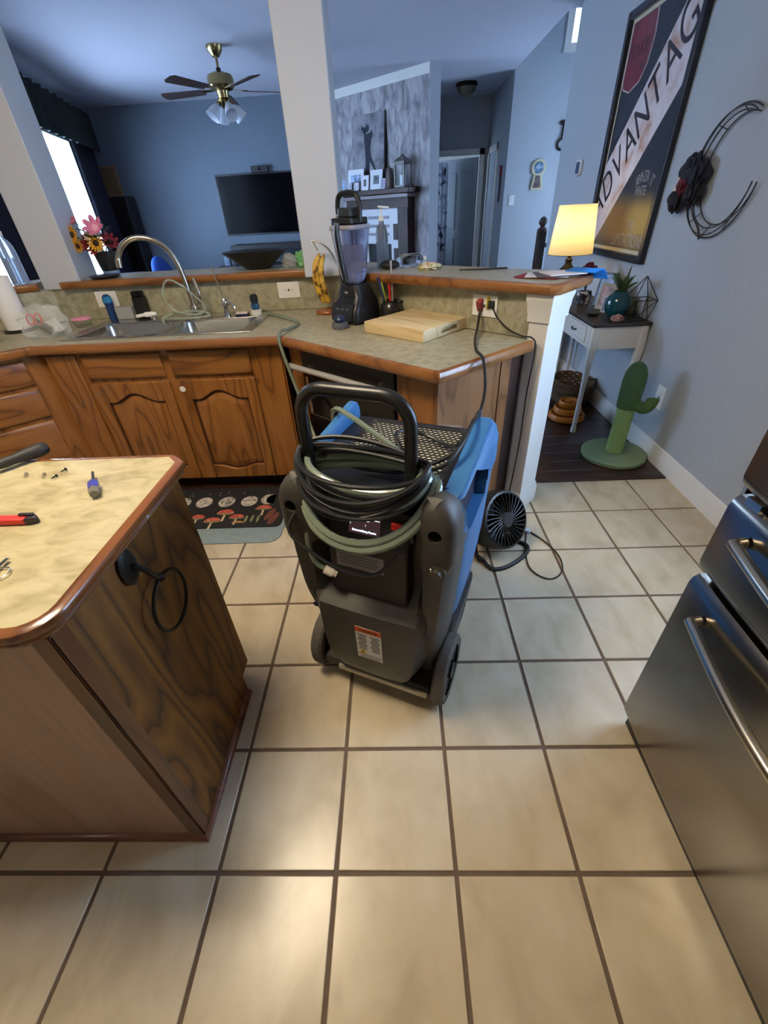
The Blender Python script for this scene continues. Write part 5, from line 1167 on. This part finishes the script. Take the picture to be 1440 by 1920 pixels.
for i in range(16):
    a = i*2.4; el = random.uniform(.5, 1.3); L = random.uniform(.09, .16); d = Vector((math.cos(a)*math.cos(el)*.7, math.sin(a)*math.cos(el), math.sin(el)))
    p0 = Vector((.01*math.cos(a), .01*math.sin(a), .15)); M().tube(spline([p0, p0+d*L*.5+Vector((0, 0, .01)), p0+d*L], 4), [.003, .006, .007, .008, .008, .007, .005, .003, .001], 5).obj('leaf', gp, tv_)
wt = thing('wire_terrarium', 'open geometric black wire terrarium by the teal vase', 'ornament', (1.785, 2.67, TZ+.002))
V = [(-.05, -.04, 0), (.05, -.04, 0), (.05, .04, 0), (-.05, .04, 0), (-.075, -.065, .12), (.072, -.065, .12), (.072, .065, .12), (-.075, .065, .12), (0, 0, .25)]
for i, j in ((0, 1), (1, 2), (2, 3), (3, 0), (0, 4), (1, 5), (2, 6), (3, 7), (4, 5), (5, 6), (6, 7), (7, 4), (4, 8), (5, 8), (6, 8), (7, 8), (0, 5), (1, 6), (2, 7), (3, 4)):
    M().tube([V[i], V[j]], .0028, 6).obj('wire', wire_m, wt)
tag(M().lathe([(0, 0), (.03, 0), (.045, .012), (.042, .016), (.02, .008), (0, .008)], (1.58, 2.86, TZ), 22).obj('trinket_dish', plain('dark_green_dish', (36, 52, 44), .25)), 'small dark green trinket dish on the table edge', 'dish')
tag(blob((1.655, 2.655, TZ), .03, white_p, 'x', (1.3, .9, .7), 4, .2).obj('shell_ornament', plain('rose_shell', (160, 124, 116), .6)), 'small rose shell ornament in front of the teal vase', 'ornament')

# ------------------------------------------------------------------ floor by the wall
ca = thing('cactus_scratcher', 'green cactus cat scratching post on a round base', 'scratching post', (1.645, 2.22, .005))
felt = plain('green_felt', (128, 146, 108), .95, bump=.2, scale=150); sis = mottled('green_sisal', [(132, 158, 88), (150, 176, 104), (160, 186, 116)], 90, .95, stretch=(1, 1, 6), bump=.5)
dkg = plain('dark_green_sisal', (72, 100, 58), .95, bump=.4, scale=150)
M().lathe([(0, 0), (.195, 0), (.20, .008), (.20, .026), (.192, .034), (0, .036)], n=40).obj('base', felt, ca)
M().lathe([(.052, .0365), (.052, .34), (0, .341)], n=24).obj('trunk', sis, ca)
M().lathe([(0, .335), (.06, .34), (.064, .40), (.066, .50), (.060, .56), (.042, .60), (.018, .618), (0, .62)], n=24).obj('crown', dkg, ca)
M().tube(spline([(.02, -.03, .375), (.06, -.075, .36), (.075, -.10, .385), (.08, -.11, .42), (.08, -.11, .435)]), [.034]*30+[.028, .02, .01], 14).obj('arm', plain('mid_green_sisal', (76, 108, 56), .95, bump=.4, scale=150), ca)
orr = thing('ball_tower', 'orange three tier pet ball tower under the table', 'pet toy', (1.545, 2.86, .005))
om = plain('orange_plastic', (206, 122, 34), .4)
for i, (r_, z) in enumerate(((.135, 0), (.105, .05), (.075, .10))):
    M().lathe([(.03, z), (r_*.92, z), (r_, z+.01), (r_, z+.035), (r_*.94, z+.046), (r_*.84, z+.046), (r_*.78, z+.02), (.03, z+.02)], n=36, caps=False).obj('tier', om, orr)
    M().lathe([(0, z+.0), (.03, z+.0), (.03, z+.049), (0, z+.049)], n=16).obj('column', om, orr)
bk2 = thing('wicker_basket', 'low brown wicker basket under the console table', 'basket', (1.69, 3.22, .005))
wk = plain('brown_wicker', (92, 66, 42), .85, var=.2, scale=80)
for i in range(9):
    r_ = .14+.028*math.sin(i/8*1.5); M().tube([(r_*math.cos(a)*.9, r_*1.25*math.sin(a), .012+i*.021+.003*math.sin(16*a+i*math.pi)) for a in [2*math.pi*j/48 for j in range(48)]], .011, 6, closed=True).obj('strand', wk, bk2)
M().lathe([(0, .002), (.125, .002), (.125, .012), (0, .012)], n=28).obj('bottom', wk, bk2)
M().tube(spline([(.12, -.02, .18), (.15, -.10, .21), (.12, -.16, .19)]), .006, 6).obj('loose_end', black_p, bk2)
ap = thing('air_purifier', 'slim white tower with a black vent behind the table', 'air purifier', (1.72, 4.0, .005))
M().prism(rrect(-.09, -.09, .09, .09, .03), 0, .42).obj('body', white_p, ap, bev=.01)
M().bb((-.05, -.0925, .33), (.05, -.0905, .37)).obj('vent', black_p, ap); M().bb((-.0925, -.05, .33), (-.0905, .05, .37)).obj('vent', black_p, ap)

# ------------------------------------------------------------------ living room
tv = thing('television', 'large black wall mounted television', 'television', (-1.72, 7.645, 1.18), 0)
M().bb((-.67, -.045, 0), (.67, -.012, .752)).obj('bezel', plain('tv_bezel', (14, 14, 18), .35), tv, bev=.004)
M().bb((-.655, -.0465, .016), (.655, -.0455, .738)).obj('screen', plain('tv_screen', (3, 3, 7), .2, spec=.08), tv)
M().bb((-.2, -.012, .2), (.2, 0, .55)).obj('mount', black_m, tv)
wb = thing('camera_box', 'small black sensor box on top of the television', 'sensor', (-1.70, 7.60, 1.9335))
M().bb((-.125, -.03, 0), (.125, .03, .075)).obj('body', black_p, wb, bev=.006)
M().lathe([(0, 0), (.02, 0), (.02, .004), (0, .004)], n=14, mat=Matrix.Rotation(R(90), 4, 'X')).xf(Matrix.Translation((0, -.031, .04))).obj('lens', black_g, wb)
cs = thing('media_shelf', 'low black media shelf under the television', 'shelf', (-1.66, 7.42, 0))
M().bb((-.60, -.2, .98), (.60, .2, 1.065)).obj('top', black_p, cs, bev=.004)
M().bb((-.85, -.22, .70), (.85, .22, .80)).obj('lower_deck', black_p, cs, bev=.004)
for x in (-.58, .58): M().bb((x-.02, -.18, .80), (x+.02, .18, .98)).obj('upright', black_p, cs)
for x in (-.8, .8): M().bb((x-.03, -.2, 0), (x+.03, .2, .70)).obj('leg', black_p, cs)
for x, c_, lb in ((-.72, (96, 110, 130), 'small pale glass jar on the low media shelf'), (.3, (60, 66, 90), 'small dark game box on the low media shelf'), (.70, (190, 190, 196), 'small white box on the low media shelf')):
    tag(M().prism(rrect(-1.66+x-.05, 7.28, -1.66+x+.05, 7.36, .02), .8005, .93).obj('box' if x > 0 else 'jar', plain(lb, c_, .4), bev=.006), lb, 'box' if x > 0 else 'jar')
pf = thing('wall_picture', 'tall narrow tan picture in the far living room corner', 'picture', (-3.96, 7.645, 1.76), 0)
M().bb((-.12, -.03, 0), (.12, -.001, .36)).obj('canvas', plain('tan_canvas', (140, 112, 80), .8), pf, bev=.004)
M().bb((-.10, -.032, .02), (.10, -.0302, .34)).obj('picture', plain('brown_canvas', (112, 88, 60), .8), pf)
sp2 = thing('tower_cabinet', 'tall black cabinet in the far living room corner', 'cabinet', (-3.83, 7.46, 0))
M().bb((-.13, -.13, 0), (.15, .15, 1.74)).obj('body', black_p, sp2, bev=.006)
M().bb((-.11, -.136, .08), (.13, -.1305, 1.68)).obj('door', plain('black_door_panel', (16, 16, 18), .5), sp2, bev=.003)
sf = thing('sofa', 'navy blue sofa below the left living room window', 'sofa', (-2.85, 5.75, 0), 15)
nv = plain('navy_fabric', (26, 42, 92), .9, bump=.2, scale=200)
M().bb((-.42, -.8, .10), (.42, .8, .44)).obj('seat_base', nv, sf, bev=.03, seg=3)
M().bb((-.45, -.85, .10), (-.22, .85, .86)).obj('backrest', nv, sf, bev=.06, seg=4)
for y in (-.9, .9): M().bb((-.45, y-.11, .10), (.42, y+.11, .62)).obj('armrest', nv, sf, bev=.05, seg=3)
for x in (-.38, .36):
    for y in (-.85, .85): M().cyl((x, y, 0), (x, y, .10), .025).obj('leg', dark_wood_z, sf)
tag(M().ball((-2.98, 6.35, .80), .26, (.35, .95, .95), 20, 14, rz=0, ry=-12).obj('cushion', plain('royal_blue_fabric', (22, 62, 140), .9, bump=.2, scale=150)), 'bright navy cushion propped on the sofa back', 'cushion')
def wallcurtain(label, y0, y1, z0, z1, col, off=.10, name='curtain', folds=7):
    m = M(); n = folds*8; rows = []
    for z in (z0, (z0+z1)/2, z1):
        row = []
        for i in range(n+1):
            y = y0+(y1-y0)*i/n; d = off+.028*math.sin(i/8*2*math.pi)
            row.append(Vector((lx(y), y, z))+LN*d)
        rows.append(row)
    L = [[m.bm.verts.new(p) for p in r] for r in rows]
    for a, b in zip(L[:-1], L[1:]):
        for i in range(n): m.bm.faces.new((a[i], a[i+1], b[i+1], b[i]))
    return tag(m.obj(name, plain('cloth_%d_%d_%d' % col, col, .9), solid=.004), label, 'curtain')
wallcurtain('long dark navy curtain beside the far window', 6.40, 7.25, .03, 2.50, (16, 20, 36))
wallcurtain('long dark navy curtain beside the near window', 3.55, 4.0, .03, 2.50, (16, 20, 40))
wallcurtain('dark green valance over the far window', 4.7, 7.28, 2.24, 2.62, (18, 30, 26), .19, 'valance', 12)
wallcurtain('dark green valance over the near window', 3.22, 4.32, 2.24, 2.62, (18, 30, 28), .19, 'valance', 6)

fn = thing('ceiling_fan', 'brass ceiling fan with dark blades and four glass shades', 'ceiling fan', (-1.42, 5.44, CH-.001))
M().lathe([(0, 0), (.075, 0), (.07, -.03), (.035, -.075), (0, -.08)][::-1], n=24).obj('canopy', brass, fn)
M().cyl((0, 0, -.07), (0, 0, -.19), .012).obj('downrod', brass, fn); M().cyl((0, 0, -.15), (0, 0, -.19), .022).obj('coupling', black_m, fn)
M().lathe([(0, -.18), (.06, -.18), (.115, -.20), (.125, -.23), (.125, -.275), (.105, -.30), (.06, -.31), (.05, -.36), (.065, -.38), (.05, -.42), (.02, -.44), (0, -.44)][::-1], n=28).obj('motor', brass, fn)
for i in range(5):
    a = R(72*i+26); ca_, sa_ = math.cos(a), math.sin(a)
    mm = Matrix.Rotation(a, 4, 'Z') @ Matrix.Translation((0, 0, -.305)) @ Matrix.Rotation(R(10), 4, 'X')
    M().prism([(.20, -.05), (.62, -.07), (.65, -.04), (.65, .04), (.62, .07), (.20, .05)], -.003, .003).xf(mm).obj('blade', dark_wood, fn)
    M().prism([(.08, -.015), (.22, -.03), (.25, 0), (.22, .03), (.08, .015)], .004, .009).xf(mm).obj('blade_iron', brass, fn)
gls = plain('frosted_glass', (232, 238, 248), .3, trans=.25, ior=1.2)
for i in range(4):
    a = R(90*i+35); mm = Matrix.Translation((.07*math.cos(a), .07*math.sin(a), -.41)) @ Matrix.Rotation(a, 4, 'Z') @ Matrix.Rotation(R(140), 4, 'Y')
    M().lathe([(.02, 0), (.03, .02), (.05, .06), (.062, .11), (.068, .125)], n=20, caps=False).xf(mm).obj('glass_shade', gls, fn, solid=.003)
    M().lathe([(0, -.03), (.018, -.03), (.022, .004), (0, .005)], n=12).xf(mm).obj('lamp_holder', brass, fn)
M().tube([(.02, -.05, -.44), (.022, -.052, -.56)], .0015, 5).obj('pull_chain', brass, fn)

# fireplace on the angled wall; local x runs left to right along the wall
fp = thing('fireplace', 'dark wood fireplace surround with a white inset', 'fireplace', (FA.x+FN.x*.002, FA.y+FN.y*.002, 0), -42)
wht = plain('marble_white', (196, 198, 206), .4, var=.05, scale=8)
M().bb((-1.52, -.24, 1.575), (-.14, -.001, 1.635)).obj('mantel_shelf', dark_wood, fp, bev=.008)
M().bb((-1.46, -.19, 1.53), (-.20, -.001, 1.574)).obj('cornice', plain('light_cornice', (120, 108, 112), .4), fp, bev=.006)
M().bb((-1.42, -.14, 1.42), (-.24, -.001, 1.529)).obj('frieze', dark_wood, fp)
for x0, x1 in ((-1.42, -1.24), (-.42, -.24)): M().bb((x0, -.15, 0), (x1, -.001, 1.419)).obj('pilaster', dark_wood_z, fp, bev=.004)
for x0, x1 in ((-1.239, -1.07), (-.60, -.421)):
    p_ = M().bb((x0, -.09, 0), (x1, -.001, 1.419)).obj('side_inset', wht, fp)
    for z0, z1 in ((1.05, 1.24), (.62, .95), (.2, .5)): M().bb((x0+.05, -.098, z0), (x1-.05, -.0905, z1)).obj('wood_inlay', dark_wood_z, p_)
M().bb((-1.069, -.09, 1.0), (-.601, -.001, 1.419)).obj('top_inset', wht, fp)
for z in (1.30, 1.20, 1.10): M().bb((-1.04, -.096, z), (-.63, -.0905, z+.035)).obj('louvre', plain('dull_louvre', (128, 124, 134), .5), fp)
M().bb((-1.069, -.06, .0), (-.601, -.001, .999)).obj('firebox', plain('soot_black', (18, 20, 30), .7), fp)
M().bb((-1.5, -.4, 0), (-.16, -.16, .05)).obj('hearth', wht, fp, bev=.005)
def onm(px): return -1.548+(px-650)*.01015
def mpos(x, d, z=1.6355): p_ = Vector((FA.x, FA.y))+Vector((C42, -S42))*x+Vector((-S42, -C42))*d; return (p_.x, p_.y, z)
cv = thing('canvas_art', 'large grey canvas with a dancing couple silhouette', 'canvas', mpos(-1.03, .055, 1.64), -42)
mm = Matrix.Rotation(R(-5), 4, 'X')
M().bb((-.30, -.02, 0), (.30, .02, .80)).xf(mm).obj('canvas', mottled('grey_canvas', [(96, 94, 100), (130, 128, 134), (150, 148, 152)], 6, .85), cv)
M().bb((.301, -.021, 0), (.325, .024, .80)).xf(mm).obj('dark_edge', plain('dark_canvas_edge', (30, 26, 28), .8), cv)
sil = plain('silhouette_ink', (44, 46, 58), .8)
def silp(pts, name): M().prismY(pts, -.0225, -.0205).xf(mm).obj(name, sil, cv, flat=True)
silp(ell(.0, .655, .03, .04), 'dancer_head'); silp(ell(-.055, .64, .028, .036), 'dancer_head')
silp([(-.07, .60), (.05, .61), (.075, .55), (.05, .44), (.07, .36), (.17, .20), (.15, .19), (.04, .31), (.03, .22), (.06, .10), (.03, .09), (.0, .22), (-.02, .10), (-.05, .08), (-.035, .24), (-.045, .42)], 'dancer_figure')
silp([(-.05, .60), (-.12, .66), (-.105, .70), (-.09, .68), (-.02, .62)], 'dancer_arm'); silp([(.03, .60), (.085, .64), (.10, .57), (.06, .54)], 'dancer_arm')
G = 'framed photographs on the mantel'
blu = (150, 170, 200)
for x0, x1, h, d, fc_, pc_, mo, lb in ((655, 668, .13, .19, (206, 210, 220), (150, 176, 210), None, 'small pale frame at the left end of the mantel'), (669, 701, .245, .155, (214, 218, 226), blu, .06, 'large white framed photograph before the canvas'), (671, 682, .105, .20, (180, 184, 196), (170, 176, 190), None, 'little grey frame under the large white photograph'), (684, 697, .105, .195, (26, 26, 36), (190, 190, 200), None, 'little black frame under the large white photograph'), (699, 713, .165, .185, (214, 216, 222), (90, 76, 84), .045, 'narrow white frame right of the little black frame'), (713, 736, .215, .16, (220, 224, 230), (96, 110, 116), .06, 'square white frame tilted beside the narrow one'), (737, 748, .215, .12, (44, 34, 46), (70, 50, 66), None, 'dark frame behind the small bottle on the mantel'), (737, 745, .11, .20, (196, 200, 214), (150, 150, 166), None, 'tiny white frame before the dark frame')):
    frame('photo_frame', lb, mpos((onm(x0)+onm(x1))/2, d), -42, (x1-x0)*.0098, h, fc_, pc_, 8, .008, G, mo)
bt = thing('figurine', 'slim brown hooded figurine beside the mantel lantern', 'figurine', mpos(onm(750), .17))
M().lathe([(0, 0), (.035, 0), (.036, .10), (.03, .15), (.016, .19), (.018, .21), (.008, .235), (0, .24)], n=16).obj('body', plain('brown_figure', (104, 92, 84), .7), bt)
M().lathe([(0, 0), (.05, 0), (.05, .012), (0, .013)], (0, 0, .0), 16).obj('foot', plain('brown_figure', (104, 92, 84), .7), bt)
ln = thing('lantern', 'grey pointed metal lantern at the right of the mantel', 'lantern', mpos(onm(769), .12), -42)
lg = plain('lantern_grey', (112, 108, 104), .5, .3)
for z0, z1 in ((0, .02), (.235, .25)): M().bb((-.085, -.075, z0), (.085, .075, z1)).obj('plate', lg, ln)
for x in (-.075, .075):
    for y in (-.065, .065): M().bb((x-.01, y-.01, .02), (x+.01, y+.01, .235)).obj('post', lg, ln)
M().ring([[(-a, -a*.9, z), (a, -a*.9, z), (a, a*.9, z), (-a, a*.9, z)] for z, a in ((.25, .09), (.265, .088), (.32, .02), (.34, .006))]).obj('roof', lg, ln)
M().tube([(.018*math.cos(a), 0, .352+.018*math.sin(a)) for a in [2*math.pi*i/14 for i in range(14)]], .003, 5, closed=True).obj('ring', lg, ln)
M().cyl((0, 0, .02), (0, 0, .13), .04).obj('candle', plain('white_candle', (226, 232, 240), .5), ln)
for s_, ax_ in ((-1, 0), (1, 0)): M().bb((-.065, s_*.066-.001, .022), (.065, s_*.066+.001, .233)).obj('pane', clear_m, ln)

# ------------------------------------------------------------------ hall and foyer
hl = thing('ceiling_light', 'dark bronze bowl ceiling light in the hall', 'ceiling light', (1.28, 7.72, CH-.001))
M().lathe([(0, 0), (.14, 0), (.15, -.02), (.135, -.045), (0, -.05)][::-1], n=28).obj('rim', plain('dark_bronze', (58, 48, 36), .3, .7), hl)
M().lathe([(.13, -.046), (.115, -.09), (.07, -.125), (.015, -.14), (0, -.141)][::-1], n=28).obj('bowl', plain('amber_glass', (96, 88, 66), .35), hl)
M().ball((0, 0, -.15), .012).obj('finial', brass, hl)
d2_ = M(); d2_.bb((0, -.018, .012), (.70, .018, 2.03)); do = d2_.obj('door_2', plain('door_paint', (138, 146, 152), .5), org=(0, 0, 0)); struct(do)
do.location = (1.655, 8.70, 0); do.rotation_euler = (0, 0, R(180-38))
for x0, x1 in ((.08, .31), (.39, .62)):
    for z0, z1 in ((.2, .9), (1.05, 1.85)): M().bb((x0, .018, z0), (x1, .024, z1)).obj('panel', plain('door_paint', (138, 146, 152), .5), do, bev=.005)
M().ball((.64, .045, 1.0), .028).cyl((.64, .018, 1.0), (.64, .045, 1.0), .01).obj('knob', nickel, do)
m = M(); L = []
for z in (.25, 1.1, 2.0): L.append([m.bm.verts.new((.90+.30*i/32, 8.95+.02*math.sin(i*.9), z)) for i in range(33)])
for a, b in zip(L[:-1], L[1:]):
    for i in range(32): m.bm.faces.new((a[i], a[i+1], b[i+1], b[i]))
tag(m.obj('shower_curtain', mottled('floral_curtain', [(24, 34, 60), (196, 204, 220), (222, 226, 234), (226, 228, 236)], 9, .8, detail=1), solid=.003), 'white shower curtain with dark flowers past the hall door', 'curtain')
struct(M().bb((1.778, 7.75, 0), (1.7995, 7.83, 2.12)).bb((1.778, 8.45, 0), (1.7995, 8.53, 2.12)).bb((1.778, 7.75, 2.04), (1.7995, 8.53, 2.12)).obj('trim_4', white_m))
wo = thing('wall_ornament', 'small red topped hanging ornament on the hall wall', 'ornament', (1.7995, 7.45, 1.42), -90)
M().prismY([(-.02, 0), (.02, 0), (.03, .30), (-.03, .30)], -.02, -.0005).obj('tassel', plain('dull_mauve', (86, 76, 92), .8), wo)
M().prismY(rrect(-.035, .30, .035, .42, .02), -.025, -.0005).obj('top', plain('dark_red_felt', (130, 40, 48), .8), wo)
sw = thing('light_switch', 'white light switch on the foyer wall', 'switch', (1.915, 7.159, 1.43)); M().prismY(rrect(-.036, -.058, .036, .058, .005), -.006, -.0005).obj('cover', white_p, sw)
M().bb((-.006, -.012, -.012), (.006, -.0062, .012)).obj('toggle', white_p, sw)
kp = thing('keyhole_plaque', 'cream keyhole shaped picture plaque on the foyer wall', 'plaque', (2.24, 7.159, 1.53))
def khole(s, dz=0):
    return [(-.085*s, dz), (.085*s, dz), (.055*s, .17)] + arc(0, .245, .095*s, -50, 230, 16) + [(-.055*s, .17)]
M().prismY(khole(1), -.02, -.0005).obj('backing', plain('cream_plaque', (196, 186, 150), .6), kp, bev=.004)
M().prismY(ell(0, .245, .066, .066), -.023, -.0203).obj('round_picture', mottled('blue_picture', [(50, 66, 84), (90, 120, 150), (190, 200, 210)], 14, .4), kp)
M().prismY([(-.055, .025), (.055, .025), (.03, .16), (-.03, .16)], -.023, -.0203).obj('lower_picture', mottled('brown_picture', [(66, 54, 56), (104, 88, 84), (130, 112, 104)], 20, .5), kp)
ik = thing('iron_key_hook', 'black iron key shaped hook on the foyer wall', 'hook', (2.50, 7.159, 1.95))
M().tube([(0, -.012, .30), (0, -.012, .10)], .014, 8).obj('shank', black_m, ik)
M().tube([(.0+.05*math.cos(a), -.012, .055+.055*math.sin(a)) for a in [2*math.pi*i/18 for i in range(18)]], .014, 8, closed=True).obj('bow', black_m, ik)
M().bb((-.05, -.02, .25), (0, -.004, .29)).obj('bit', black_m, ik)
nw = thing('newel_post', 'dark turned wooden newel post with a ball top', 'post', (2.07, 6.0, .001))
M().bb((-.05, -.05, 0), (.05, .05, 1.10)).obj('shaft', dark_wood_z, nw, bev=.006)
M().lathe([(.055, 1.101), (.06, 1.115), (.045, 1.13), (.028, 1.145), (.03, 1.155), (.05, 1.18), (.052, 1.205), (.035, 1.235), (.012, 1.25), (0, 1.252)], n=20).obj('finial', dark_wood_z, nw)
M().tube([(.03, 0, .95), (.9, 0, .95)], .025, 8).obj('handrail', dark_wood, nw)
